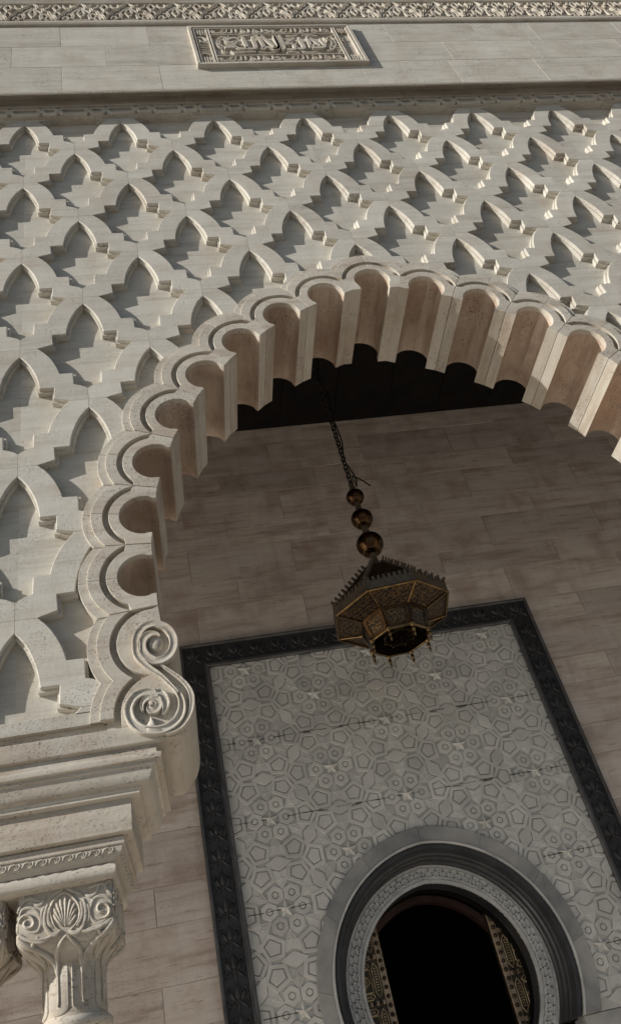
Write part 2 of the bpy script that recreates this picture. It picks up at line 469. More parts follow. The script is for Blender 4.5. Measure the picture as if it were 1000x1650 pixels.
while x < 9.4:
    if strap_me is None:
        m = MB()
        wd = 0.040
        # two interlaced straps over one repeat of 0.5
        for dz in (1, -1):
            A = (zt + zbm) / 2 + dz * (zt - zbm) / 2; B = (zt + zbm) / 2 - dz * (zt - zbm) / 2
            yy = -0.054 if dz > 0 else -0.0525
            bar(m, (0.0, A), (0.24, A), yy, -0.027, wd); bar(m, (0.24, A), (0.32, B), yy - 0.003, -0.027, wd)
            bar(m, (0.32, B), (0.42, B), yy - 0.001, -0.027, wd); bar(m, (0.42, B), (0.5, A), yy - 0.004, -0.027, wd)
        strap_me = m.mesh('interlaced_strap', T_RIB, 0)
    P(link('interlaced_strap', strap_me, None, (x, 0, 0)), band)
    x += 0.5

# ---- carved frieze at the top
xsweep('frieze_lower_bead', [(-0.235, 2.032), (-0.245, 2.05), (-0.252, 2.08), (-0.245, 2.115), (-0.235, 2.13), (-0.2, 2.13), (-0.2, 2.032)], -2.2, 9.6, T_CARVE, facade)
xsweep('frieze_upper_bead', [(-0.24, 2.665), (-0.25, 2.69), (-0.262, 2.74), (-0.275, 2.78), (-0.29, 2.80), (-0.30, 2.90), (-0.2, 2.90), (-0.2, 2.665)], -2.2, 9.6, T_ARCH, facade)
frieze = P(xsweep('frieze', [(-0.208, 2.131), (-0.208, 2.664), (-0.2, 2.664), (-0.2, 2.131)], -2.2, 9.6, T_CARVE, facade), facade)
def mir(l): return l + [[(-x, y) for x, y in s] for s in l]
fr = MB(); PW = 0.2875; FH = 0.49
base = [[(-0.97, 0.0), (-0.90, 0.22), (-0.72, 0.33), (-0.66, 0.50), (-0.46, 0.55), (-0.40, 0.70), (-0.22, 0.74), (-0.16, 0.88), (0, 0.99)],
        [(-0.80, 0.05), (-0.70, 0.22), (-0.56, 0.18), (-0.55, 0.05), (-0.68, 0.02)], [(-0.62, 0.30), (-0.46, 0.40), (-0.36, 0.24), (-0.46, 0.10)],
        [(-0.36, 0.06), (-0.30, 0.30), (-0.36, 0.48), (-0.18, 0.62), (0, 0.80)], [(0, 0.70), (-0.15, 0.44), (0, 0.20)],
        [(-1, 0.98), (-0.84, 0.80), (-1, 0.62)], [(-0.74, 0.96), (-0.66, 0.78), (-0.52, 0.72)], [(-0.44, 0.96), (-0.36, 0.86), (-0.25, 0.92)], [(-1, 0.52), (-0.88, 0.42), (-0.94, 0.1)]]
def sc2(l): return [[(x * PW, 2.15 + z * FH) for x, z in s] for s in l]
carve(fr, sc2(mir(base[:1])), -0.207, 0.019, 0.040, 2, 0.25)
carve(fr, sc2(mir(base[1:])), -0.207, 0.0125, 0.032, 2)
carve(fr, sc2([[(-0.34, 0.03), (0.34, 0.03)], [(-0.06, 0.44), (0.06, 0.44)]]), -0.207, 0.013, 0.030, 1)
fr_me = fr.mesh('frieze_motif', T_CARVE, 30)
x = 0.117 - 4 * 0.575
while x < 9.3:
    P(link('frieze_motif', fr_me, None, (x, 0, 0)), frieze); x += 0.575

# ------------------------------------------------------------ scalloped arch
arch = empty('scalloped_arch', (3, 0, -6.25), 'pointed multifoil arch of cream travertine with deep scalloped lobes and double ring moulding', 'arch')
TD = 0.81
def line_circ(al, be, r):
    return (-al * be + math.sqrt(max(al * al * be * be - (1 + be * be) * (al * al - r * r), 0))) / (1 + be * be)
def arc(r, p0, p1, n):
    return [(r * math.sin(p0 + (p1 - p0) * i / n), r * math.cos(p0 + (p1 - p0) * i / n)) for i in range(n + 1)]
def lobe_half(c, u, v, al, be, bn, nw=0.092, solid=False):
    """one voussoir: c lobe centre, u outward, v towards the cusp; cusp line a = al + be*b, nose at b = bn"""
    G = 0.0022; r0 = 0.160
    def W(q): return [(c[0] + v[0] * a + u[0] * b, c[1] + v[1] * a + u[1] * b) for a, b in q]
    ln = lambda b: al + be * b - G
    m = MB(); g2 = 0.0006
    an = ln(bn) - nw
    intr = arc(r0, g2 / r0, rad(97), 14) + [(an + (r0 - an) * 0.25, bn * 0.55), (an, bn)]
    def lim(r):
        b = line_circ(al - G, be, r); return math.atan2(ln(b), b)
    f = lambda r, n=12: arc(r, lim(r), g2 / r, n)
    body = intr + [(ln(bn), bn)] + f(0.394)
    m.prism(W(body), 0.012, TD)
    V = lim(0.268)
    ring = intr + [(ln(bn), bn), (ln(0.268 * math.cos(V)), 0.268 * math.cos(V))] + arc(0.229, V - rad(7), g2 / 0.229, 10)
    m.prism(W(ring), -0.032, 0.012, 0.0025, False)
    bandp = arc(0.268, g2 / 0.268, lim(0.268), 10) + f(0.344)
    m.prism(W(bandp), -0.032, 0.012, 0.0025, False)
    m.soffit = W(arc(r0, g2 / r0, rad(97), 14))
    outp = arc(0.344, g2 / 0.344, lim(0.344), 10) + f(0.400)
    m.prism(W(outp), -0.014, 0.012, 0.002, False)
    return m
def brown_soffit(o, c):  # gives the concave faces of a lobe the browner travertine
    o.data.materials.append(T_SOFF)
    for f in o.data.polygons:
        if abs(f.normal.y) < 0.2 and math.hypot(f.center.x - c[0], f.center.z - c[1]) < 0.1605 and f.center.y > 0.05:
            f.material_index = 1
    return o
tn = math.tan(rad(STEP / 2))
for side in (1, -1):
    def mirp(p): return p if side > 0 else (2 * CXA - p[0], p[1])
    def mird(d): return d if side > 0 else (-d[0], d[1])
    for j in range(1, 9):
        th = rad(TH0 + STEP * (j - 0.5))
        u = (-math.cos(th), math.sin(th)); c = (OL[0] + u[0] * RC, OL[1] + u[1] * RC)
        for s2 in (1, -1):
            v = (u[1] * s2, -u[0] * s2)
            brown_soffit(P(lobe_half(mirp(c), mird(u), mird(v), RC * tn, tn, -0.070).build('voussoir', T_ARCH, smooth=28), arch), mirp(c))
    # crown lobe half
    brown_soffit(P(lobe_half((CXA, -3.125), (0, 1), (-side, 0), 0.215 + 0.348 * 0.134, 0.348, -0.130, 0.085).build('crown_voussoir', T_ARCH, smooth=28), arch), (CXA, -3.125))

# springers with scroll brackets
SC = [[(0.905,-6.874),(0.827,-6.76),(0.751,-6.681),(0.702,-6.602),(0.7,-6.524),(0.704,-6.489),(0.716,-6.457),(0.736,-6.43),(0.761,-6.411),(0.79,-6.401),(0.82,-6.401),(0.838,-6.412),(0.867,-6.429),(0.891,-6.455),(0.907,-6.489),(0.914,-6.525),(0.912,-6.562),(0.901,-6.596),(0.882,-6.624),(0.857,-6.643),(0.828,-6.653),(0.798,-6.653),(0.782,-6.643),(0.756,-6.62),(0.738,-6.59),(0.73,-6.556),(0.732,-6.524),(0.744,-6.497),(0.762,-6.478),(0.783,-6.469),(0.804,-6.47),(0.822,-6.478),(0.836,-6.493)],[(0.786,-6.646),(0.869,-6.723),(0.949,-6.817),(0.978,-6.907),(0.958,-7.008),(0.895,-7.086),(0.813,-7.11)],[(0.827,-6.76),(0.883,-6.834),(0.916,-6.904),(0.916,-6.974),(0.889,-7.03),(0.835,-7.068),(0.774,-7.078),(0.712,-7.068),(0.688,-7.056),(0.667,-7.038),(0.649,-7.016),(0.636,-6.989),(0.629,-6.96),(0.627,-6.93),(0.632,-6.909),(0.643,-6.885),(0.658,-6.865),(0.677,-6.851),(0.698,-6.841),(0.72,-6.838),(0.742,-6.84),(0.763,-6.847),(0.781,-6.859),(0.803,-6.852),(0.817,-6.87),(0.826,-6.89),(0.831,-6.911),(0.831,-6.933),(0.827,-6.953),(0.819,-6.97),(0.808,-6.984)],[(0.703,-6.952),(0.7,-6.924),(0.708,-6.899),(0.725,-6.882),(0.746,-6.875),(0.766,-6.88),(0.782,-6.893),(0.792,-6.912),(0.793,-6.931),(0.786,-6.947),(0.775,-6.957),(0.762,-6.96),(0.75,-6.957),(0.741,-6.948),(0.737,-6.937),(0.738,-6.927),(0.742,-6.92)]]
SILH = [(0.856,-6.407),(0.898,-6.422),(0.937,-6.499),(0.932,-6.576),(0.89,-6.645),(0.836,-6.662),(0.858,-6.699),(0.94,-6.779),(0.99,-6.881),(0.983,-6.957),(0.95,-7.034),(0.894,-7.099),(0.849,-7.121),(0.795,-7.114)]
def springer(side):
    def mx(p): return p if side > 0 else (2 * CXA - p[0], p[1])
    m = MB()
    # lobed back of the moulding: two lobes stacked straight down
    def lob(cx, cz, r, a0, a1, n=12): return [(cx - r * math.cos(rad(a0 + (a1 - a0) * i / n)), cz + r * math.sin(rad(a0 + (a1 - a0) * i / n))) for i in range(n + 1)]
    ztop = -6.2575
    def outline(r, z_low):
        c0 = (0.812, -6.500); c1 = (0.812, -6.945)
        h = (c0[1] - c1[1]) / 2
        a = math.degrees(math.asin(min(1, h / r))) if r > h else 90
        at = 40.0
        for _ in range(6):
            zt_ = -6.2555 - max(0.0, 0.85 - (c0[0] - r * math.cos(rad(at)))) * 0.084
            at = math.degrees(math.asin(min(1, (zt_ - c0[1]) / r)))
        up_ = lob(*c0, r, at, -a); lo_ = lob(*c1, r, a, 0)
        return up_ + lo_ + [(lo_[-1][0], z_low)]
    silh = [(0.846, ztop)] + smooth_pts(SILH, 3)[::1] + [(0.73, -7.115)]
    # deep body
    body = outline(0.394, -6.95) + [(0.5, -6.95), (0.5, -7.019), (0.70, -7.019), (0.70, -7.095)] + [q for q in reversed(silh[1:])] + [(0.846, ztop)]
    bd = [mx(q) for q in body]
    m.prism(bd, 0.012, TD)
    front = outline(0.229, -7.02)[::1] + [(0.70, -7.02), (0.70, -7.095)] + [q for q in reversed(silh[1:])] + [(0.846, ztop)]
    m.prism([mx(q) for q in front], -0.032, 0.012, 0.0025, False)
    b1, b2, b3 = outline(0.268, -6.955), outline(0.344, -6.955), outline(0.40, -6.955)
    m.prism([mx(q) for q in b1 + b2[::-1]], -0.032, 0.012, 0.0025, False)
    m.prism([mx(q) for q in b2 + b3[::-1]], -0.014, 0.012, 0.002, False)
    q4 = [mx(q) for q in ((0.52, -7.018), (0.815, -7.018), (0.815, -6.275), (0.52, -6.275))]
    m.prism(q4, 0.0135, 0.5)
    sp = P(m.build('springer', T_ARCH, smooth=30), arch)
    # raised S scroll
    s = MB()
    for i, st in enumerate(SC):
        q = smooth_pts([mx(p) for p in st], 4); n = len(q)
        r0 = (0.026, 0.017, 0.027, 0.020)[i]
        rr = [r0 * (0.25 + 0.75 * min(1, min(k, n - 1 - k) / 14)) for k in range(n)]
        s.ribbon(q, rr, -0.031, (0.040, 0.034, 0.036, 0.034)[i], (0.10, 0.05, 0.22, 0.08)[i])
    fin = [(0.705, -7.09), (0.712, -7.045), (0.735, -7.015), (0.742, -6.985), (0.757, -7.015), (0.765, -7.045), (0.80, -7.075), (0.81, -7.10)]
    s.prism([mx(q) for q in fin], -0.060, -0.03, 0.006)
    dsk = [(0.808 + 0.045 * math.cos(k * math.pi / 8), -6.528 + 0.055 * math.sin(k * math.pi / 8)) for k in range(16)]
    s.prism([mx(q) for q in dsk], -0.058, -0.03, 0.014)
    dsk = [(0.757 + 0.028 * math.cos(k * math.pi / 8), -6.905 + 0.034 * math.sin(k * math.pi / 8)) for k in range(16)]
    s.prism([mx(q) for q in dsk], -0.062, -0.03, 0.012)
    P(s.build('scroll', T_ARCH, smooth=50), sp)
springer(1); springer(-1)
# the arches on either side, out of the photograph, as far as their near halves
for off, lab in ((-6, 'neighbouring scalloped arch beyond the left pier'), (6, 'neighbouring scalloped arch beyond the right pier')):
    nb = empty('scalloped_arch', (3 + off, 0, -6.25), lab, 'arch')
    for ch in list(arch.children):
        xs_ = [v.co.x for v in ch.data.vertices]
        if (sum(xs_) / len(xs_) - 3) * off > 0: continue
        def dup(o, par, dx):
            c = o.copy(); COL.objects.link(c); c.parent = par; c.location.x += dx
            c.matrix_parent_inverse = Matrix.Translation(-par.location) if par.type == 'EMPTY' else Matrix.Identity(4)
            for g_ in o.children: dup(g_, c, 0)
        dup(ch, nb, off)

# ------------------------------------------------------------ impost on the pier
PX = -0.05; HW = 0.84
IMP = [('top_fascia', T_ARCH, [(0.03, -7.021), (-0.005, -7.022), (-0.008, -7.026), (-0.008, -7.118), (-0.004, -7.122), (0.06, -7.123)]),
       ('lit_fillet', T_ARCH, [(0.035, -7.123), (0.036, -7.165), (0.030, -7.176), (0.012, -7.180), (0.010, -7.184), (0.011, -7.207), (0.014, -7.210), (0.07, -7.211)]),
       ('cove_moulding', T_ARCH, [(0.042, -7.211), (0.044, -7.225), (0.062, -7.228), (0.070, -7.240), (0.074, -7.258), (0.083, -7.277), (0.098, -7.292), (0.120, -7.299), (0.16, -7.30)]),
       ('lower_fillet', T_ARCH, [(0.140, -7.30), (0.141, -7.310), (0.148, -7.313), (0.150, -7.332), (0.23, -7.334)]),
       ('architrave_block', T_ARCH, [(0.204, -7.334), (0.202, -7.340), (0.206, -7.498), (0.209, -7.502), (0.30, -7.503)]),
       ('thin_fillet', T_ARCH, [(0.272, -7.503), (0.272, -7.510), (0.256, -7.513), (0.255, -7.545), (0.259, -7.549), (0.33, -7.55)]),
       ('carved_cyma', T_CARVE, [(0.268, -7.55), (0.268, -7.562), (0.275, -7.578), (0.292, -7.592), (0.312, -7.602), (0.325, -7.612), (0.36, -7.613)]),
       ('torus_moulding', T_ARCH, [(0.335, -7.613), (0.322, -7.620), (0.314, -7.632), (0.312, -7.646), (0.315, -7.660), (0.324, -7.671), (0.338, -7.677), (0.40, -7.678)])]
def build_impost(cx, label):
    t = empty('impost', (cx, 0.4, -7.68), label, 'impost')
    for name, mat, pr in IMP:
        m = MB(); loops = []
        def ring(s, z):
            # shallow steps forward, deeper steps sideways
            y = -0.03 + 0.55 * s; k = (y + 4.3455) / (s + 4.3155)
            sx = 0.79 - (0.9115 - (0.1215 + s) * k); z = -9.1293 + (z + 9.1293) * k
            return [(cx - HW + sx, 0.80, z), (cx - HW + sx, y, z), (cx + HW - sx, y, z), (cx + HW - sx, 0.80, z)]
        m.loft([ring(s, z) for s, z in pr])
        o = P(m.build(name, mat, smooth=25), t)
        if name == 'carved_cyma':
            # leaf scrolls along the front and the return
            lf = MB()
            lf.tube([(0.0, 0, 0), (0.012, -0.004, 0.018), (0.030, -0.006, 0.022), (0.044, -0.004, 0.012), (0.040, -0.003, 0.0), (0.030, -0.002, 0.004)], 0.0042, 5)
            lf.tube([(0.030, -0.001, -0.008), (0.046, -0.003, -0.004), (0.056, -0.003, 0.010), (0.054, -0.002, 0.022)], 0.0036, 5)
            me = lf.mesh('leaf_scroll', T_CARVE, 60)
            x = cx - HW + 0.33
            while x < cx + HW - 0.33:
                P(link('leaf_scroll', me, None, (x, 0.1205, -7.620)), o); x += 0.066
            y = 0.15
            while y < 0.72:
                P(link('leaf_scroll', me, None, (cx + HW - 0.270, y, -7.622), (0, 0, rad(90))), o); y += 0.066
    return t
build_impost(PX, 'stepped cream stone impost with stacked mouldings under the scroll bracket, on the column capitals')
build_impost(6.05, 'stepped stone impost carrying the far right foot of the arch')

# ------------------------------------------------------------ columns
CAPS = [[(-0.012,-7.832),(-0.007,-7.816),(0.005,-7.806),(0.021,-7.802),(0.037,-7.806),(0.051,-7.816),(0.059,-7.828),(0.063,-7.842),(0.06,-7.853),(0.053,-7.861),(0.043,-7.865),(0.033,-7.863),(0.024,-7.858),(0.018,-7.85),(0.016,-7.843),(0.017,-7.836),(0.021,-7.832),(0.026,-7.83),(0.03,-7.831)],[(-0.009,-7.82),(0.003,-7.773),(0.048,-7.769),(0.086,-7.808),(0.096,-7.853),(0.08,-7.887),(0.036,-7.884)],[(0.373,-7.877),(0.392,-7.885),(0.412,-7.884),(0.427,-7.876),(0.435,-7.862),(0.436,-7.846),(0.43,-7.83),(0.419,-7.819),(0.405,-7.814),(0.393,-7.814),(0.383,-7.819),(0.378,-7.828),(0.377,-7.838),(0.381,-7.846),(0.387,-7.852),(0.394,-7.854),(0.4,-7.854),(0.404,-7.851),(0.405,-7.847)],[(0.337,-7.843),(0.359,-7.783),(0.411,-7.78),(0.449,-7.819)],[(0.337,-7.843),(0.342,-7.875),(0.379,-7.907),(0.426,-7.885)],[(0.216,-7.888),(0.218,-7.82),(0.219,-7.741)],[(0.21,-7.881),(0.202,-7.811),(0.193,-7.755)],[(0.207,-7.88),(0.189,-7.814),(0.173,-7.77)],[(0.204,-7.879),(0.179,-7.831),(0.162,-7.794)],[(0.2,-7.882),(0.175,-7.849),(0.16,-7.821)],[(0.223,-7.883),(0.234,-7.817),(0.245,-7.765)],[(0.226,-7.884),(0.247,-7.825),(0.264,-7.788)],[(0.229,-7.884),(0.253,-7.839),(0.273,-7.815)],[(0.232,-7.888),(0.255,-7.865),(0.272,-7.843)],[(0.2,-7.909),(0.168,-7.885),(0.15,-7.838),(0.144,-7.793),(0.164,-7.753),(0.216,-7.727),(0.267,-7.769),(0.289,-7.821),(0.281,-7.869),(0.258,-7.896),(0.232,-7.916)],[(0.131,-7.766),(0.118,-7.814),(0.118,-7.869),(0.143,-7.911),(0.174,-7.917),(0.194,-7.902)],[(0.151,-7.769),(0.134,-7.817),(0.137,-7.861),(0.162,-7.884)],[(0.307,-7.773),(0.318,-7.833),(0.309,-7.893),(0.282,-7.925),(0.25,-7.925),(0.232,-7.909)],[(0.293,-7.784),(0.301,-7.836),(0.29,-7.877),(0.27,-7.898)],[(-0.016,-7.776),(0.009,-7.736),(0.047,-7.724),(0.086,-7.744),(0.112,-7.737)],[(0.054,-7.745),(0.08,-7.762),(0.106,-7.754),(0.119,-7.719)],[(0.015,-7.731),(0.009,-7.698)],[(0.131,-7.74),(0.171,-7.722),(0.197,-7.714),(0.204,-7.696),(0.184,-7.695),(0.187,-7.709)],[(0.307,-7.754),(0.269,-7.731),(0.236,-7.715),(0.23,-7.694),(0.25,-7.698),(0.246,-7.714)],[(0.314,-7.749),(0.34,-7.767),(0.373,-7.754),(0.388,-7.717)],[(0.334,-7.727),(0.361,-7.719),(0.414,-7.716),(0.448,-7.709)],[(0.415,-7.709),(0.426,-7.751),(0.451,-7.781)],[(-0.015,-7.881),(0.017,-7.911),(0.073,-7.934),(0.117,-7.942)],[(0.445,-7.894),(0.405,-7.912),(0.34,-7.924),(0.301,-7.929)],[(0.105,-7.873),(0.099,-7.816),(0.115,-7.775)],[(0.325,-7.896),(0.336,-7.849),(0.325,-7.802)]]
CXC, CYC = 0.2195, 0.53
def sq_loop(h, p, z, n=48):
    out = []
    for k in range(n):
        a = 2 * math.pi * k / n
        c, s = math.cos(a), math.sin(a)
        r = h / (abs(c) ** p + abs(s) ** p) ** (1 / p)
        out.append((r * c, r * s, z))
    return out
def build_column():
    parts = {}
    m = MB()
    # capital body: square block melting into a round neck
    m.loft([sq_loop(0.232, 30, -7.679), sq_loop(0.238, 30, -7.684), sq_loop(0.238, 24, -7.905), sq_loop(0.236, 12, -7.925), sq_loop(0.229, 7, -7.945), sq_loop(0.214, 4.5, -7.965),
            sq_loop(0.192, 3.0, -7.988), sq_loop(0.172, 2.3, -8.012), sq_loop(0.159, 2, -8.04), sq_loop(0.153, 2, -8.10), sq_loop(0.152, 2, -8.275)])
    parts['capital'] = m.mesh('capital', T_CARVE, 40)
    # carved front, shared by the four faces
    f = MB()
    loc = [[(x - CXC, z) for x, z in st] for st in CAPS]
    strokes(f, [loc[0], loc[2]], -0.238, 0.0105, 6, 2, 1.0)
    strokes(f, [loc[1]] + loc[3:5], -0.238, 0.0085, 6, 3, 0.9)
    strokes(f, loc[5:14], -0.240, 0.0105, 6, 2, 1.0, True)
    strokes(f, [loc[14]], -0.239, 0.0085, 6, 3, 1.0)
    strokes(f, loc[15:19], -0.239, 0.0115, 6, 3, 0.9)
    strokes(f, loc[19:], -0.238, 0.0095, 6, 3, 0.9)
    parts['leaf_carving'] = f.mesh('leaf_carving', T_CARVE, 60)
    # stems and leaf edges that climb the bell to the corners
    TB = [(-7.905, 0.238, 24), (-7.925, 0.236, 12), (-7.945, 0.229, 7), (-7.965, 0.214, 4.5), (-7.988, 0.192, 3.0), (-8.012, 0.172, 2.3), (-8.04, 0.159, 2), (-8.10, 0.153, 2)]
    def bell(th, z):
        z = max(min(z, -7.905), -8.10)
        for (za, ha, pa), (zb, hb, pb) in zip(TB, TB[1:]):
            if zb <= z <= za:
                t = (za - z) / (za - zb); h = ha + (hb - ha) * t; q = 1 / (1 / pa + (1 / pb - 1 / pa) * t)
                c_, s_ = abs(math.cos(th)), abs(math.sin(th)); return h / (c_ ** q + s_ ** q) ** (1 / q)
        return 0.153
    c = MB()
    def climb(path, r):
        pts = []
        for a, z in smooth_pts(path, 3):
            th = rad(a - 90); R = bell(th, z) + 0.002; pts.append((R * math.cos(th), R * math.sin(th), z))
        n = len(pts); c.tube(pts, [r * (0.5 + 0.5 * min(1, min(i, n - 1 - i) / 3)) for i in range(n)], 7)
    for s in (1, -1):
        climb([(0, -7.93), (s * 9, -7.962), (s * 17, -7.995), (s * 21, -8.04), (s * 22.5, -8.095)], 0.013)
        climb([(s * 46, -7.89), (s * 42, -7.935), (s * 33, -7.975), (s * 26, -8.02), (s * 23, -8.08)], 0.017)
        climb([(s * 30, -7.915), (s * 36, -7.945), (s * 40, -7.985), (s * 44, -8.03)], 0.012)
        climb([(s * 45, -7.91), (s * 45, -7.95), (s * 45, -7.99), (s * 45, -8.03)], 0.020)
        climb([(s * 12, -7.91), (s * 22, -7.93), (s * 34, -7.925), (s * 43, -7.905)], 0.011)
    parts['bell_leaves'] = c.mesh('bell_leaves', T_CARVE, 60)
    # tongue leaf on the neck with an incised slot
    t = MB()
    def tongue(wa, z0, z1, r, off):
        n = 9; outl = []
        outl += [(-wa, z0), (-wa, z1 + 0.035)]
        outl += [(-wa * math.cos(math.pi * k / n), z1 + 0.035 - 0.035 * math.sin(math.pi * k / n)) for k in range(1, n)]
        outl += [(wa, z1 + 0.035), (wa, z0)]
        top = [(wa * math.cos(math.pi * k / 6), z0 + 0.035 * math.sin(math.pi * k / 6)) for k in range(1, 6)]
        outl += top
        def cyl(rr, l): return [(rr * math.cos(a), rr * math.sin(a), z) for a, z in l]
        ins = [(a * 0.93, z0 + (z - z0) * 0.985) for a, z in outl]
        t.loft([cyl(r - 0.004, outl), cyl(r + off * 0.6, outl), cyl(r + off, ins)], False, True)
    tongue(0.345, -8.005, -8.262, 0.152, 0.007)
    parts['tongue_leaf'] = t.mesh('tongue_leaf', T_CARVE, 50)
    t2 = MB(); t = t2
    tongue(0.032, -8.07, -8.225, 0.158, 0.0035)
    parts['tongue_rib'] = t2.mesh('tongue_rib', T_CARVE, 50)
    a = MB(); a.lathe([(0.150, -8.272), (0.172, -8.276), (0.182, -8.29), (0.184, -8.305), (0.178, -8.32), (0.160, -8.328), (0.152, -8.34), (0.158, -9.3), (0.16, GROUND + 0.42)], 40)
    parts['shaft'] = a.mesh('shaft', T_ARCH, 40)
    b = MB(); b.lathe([(0.165, GROUND + 0.44), (0.20, GROUND + 0.41), (0.21, GROUND + 0.36), (0.19, GROUND + 0.31), (0.235, GROUND + 0.26), (0.245, GROUND + 0.2), (0.235, GROUND + 0.15), (0.235, GROUND + 0.12)], 40)
    b.prism([(-0.26, GROUND), (0.26, GROUND), (0.26, GROUND + 0.125), (-0.26, GROUND + 0.125)], -0.26, 0.26)
    parts['base'] = b.mesh('base', T_ARCH, 40)
    return parts
CP = build_column()
KC = 0.9806
for me_ in CP.values():
    for v_ in me_.vertices: v_.co = (v_.co.x * KC, v_.co.y * KC, -9.1293 + (v_.co.z + 9.1293) * KC)
CYC = 0.20 + 0.238 * KC
def column(x, label):
    t = empty('column', (x, CYC, GROUND), label, 'column', 'paired columns under the impost')
    def add(n, me, rz=0.0, par=None):
        o = link(n, me, par or t, (0, 0, -GROUND if par is None else 0), (0, 0, rz)); return o
    cap = add('capital', CP['capital'])
    for k in range(4): add('leaf_carving', CP['leaf_carving'], k * math.pi / 2, cap)
    for k in range(4): add('bell_leaves', CP['bell_leaves'], k * math.pi / 2, cap)
    for k in range(8): add('tongue_leaf', CP['tongue_leaf'], rad(-90 + 45 * k + 22.5), cap)
    for k in range(8): add('tongue_rib', CP['tongue_rib'], rad(-90 + 45 * k + 22.5), cap)
    add('shaft', CP['shaft']); add('base', CP['base'])
column(0.2329, 'stone column whose leafy carved capital with palmette and spirals shows whole at lower left')
column(-0.3025, 'stone column cut by the left edge of the photo, only the dark side of its capital showing')
column(5.78, 'column under the right foot of the arch, inner one of its pair')
column(6.32, 'column under the right foot of the arch, outer one of its pair')

# ------------------------------------------------------------ inscription plaque
plq = empty('inscription_plaque', (2.94, -0.21, 0.79), 'rectangular carved stone plaque with Arabic inscription set on the upper wall under the frieze', 'plaque')
X0, X1, Z0, Z1 = 1.93, 3.95, 0.79, 1.87
m = MB(); m.box(X0 + 0.03, X1 - 0.03, -0.222, -0.2095, Z0 + 0.03, Z1 - 0.03)
P(m.build('back_slab', T_CARVE, smooth=0), plq)
def frame_rect(name, x0, x1, z0, z1, wd, y0, y1, parent, mat, ch=0.006):
    for poly in ([(x0, z0), (x1, z0), (x1 - wd, z0 + wd), (x0 + wd, z0 + wd)], [(x0, z1), (x0 + wd, z1 - wd), (x1 - wd, z1 - wd), (x1, z1)],
                 [(x0, z0), (x0 + wd, z0 + wd), (x0 + wd, z1 - wd), (x0, z1)], [(x1, z0), (x1, z1), (x1 - wd, z1 - wd), (x1 - wd, z0 + wd)]):
        m = MB(); m.prism(poly, y0, y1, ch); P(m.build(name, mat, smooth=0), parent)
frame_rect('frame_rail', X0, X1, Z0, Z1, 0.045, -0.266, -0.2095, plq, T_CARVE)
frame_rect('inner_rail', X0 + 0.055, X1 - 0.055, Z0 + 0.055, Z1 - 0.055, 0.018, -0.258, -0.221, plq, T_CARVE, 0.004)
for x in (2.145, 2.175, X1 - 0.245, X1 - 0.215):
    m = MB(); m.box(x - 0.009, x + 0.009, -0.256, -0.221, Z0 + 0.075, Z1 - 0.075, 0.004); P(m.build('divider', T_CARVE, smooth=0), plq)
for z in (1.035, 1.625):
    m = MB(); m.box(2.187, X1 - 0.257, -0.256, -0.221, z - 0.010, z + 0.010, 0.004); P(m.build('divider', T_CARVE, smooth=0), plq)
PA = [[(2.485,1.49),(2.434,1.514),(2.367,1.472),(2.34,1.414),(2.392,1.378),(2.454,1.405),(2.405,1.311),(2.341,1.287),(2.318,1.243),(2.374,1.249),(2.437,1.231)],[(2.552,1.548),(2.558,1.407),(2.561,1.248),(2.509,1.197),(2.443,1.231),(2.414,1.3)],[(2.67,1.544),(2.673,1.403),(2.669,1.238),(2.637,1.198),(2.576,1.2),(2.564,1.248)],[(2.761,1.577),(2.758,1.427),(2.767,1.28),(2.73,1.176)],[(2.722,1.537),(2.781,1.563),(2.826,1.425),(2.892,1.254)],[(2.937,1.572),(2.938,1.422),(2.941,1.247),(2.899,1.17),(2.835,1.217),(2.78,1.227),(2.756,1.162)],[(2.51,1.571),(2.56,1.603),(2.65,1.594)],[(2.693,1.579),(2.744,1.614),(2.848,1.622)],[(2.381,1.15),(2.465,1.121),(2.578,1.142),(2.655,1.14)],[(2.688,1.138),(2.771,1.109),(2.883,1.11)],[(2.453,1.336),(2.488,1.351),(2.506,1.323)],[(2.276,1.258),(2.251,1.272),(2.234,1.311),(2.228,1.369),(2.234,1.435),(2.251,1.498),(2.276,1.547),(2.306,1.574),(2.333,1.573),(2.355,1.545),(2.367,1.494)],[(2.291,1.317),(2.27,1.326),(2.258,1.362),(2.259,1.413),(2.271,1.462),(2.292,1.494),(2.313,1.501),(2.328,1.481),(2.333,1.442)],[(2.253,1.498),(2.294,1.469)],[(2.232,1.418),(2.285,1.403)],[(2.23,1.325),(2.285,1.363)],[(2.254,1.258),(2.296,1.323)],[(2.331,1.577),(2.331,1.495)],[(2.391,1.602),(2.368,1.521)],[(2.262,1.232),(2.269,1.128),(2.311,1.114)],[(2.363,1.176),(2.398,1.11),(2.443,1.122)]]
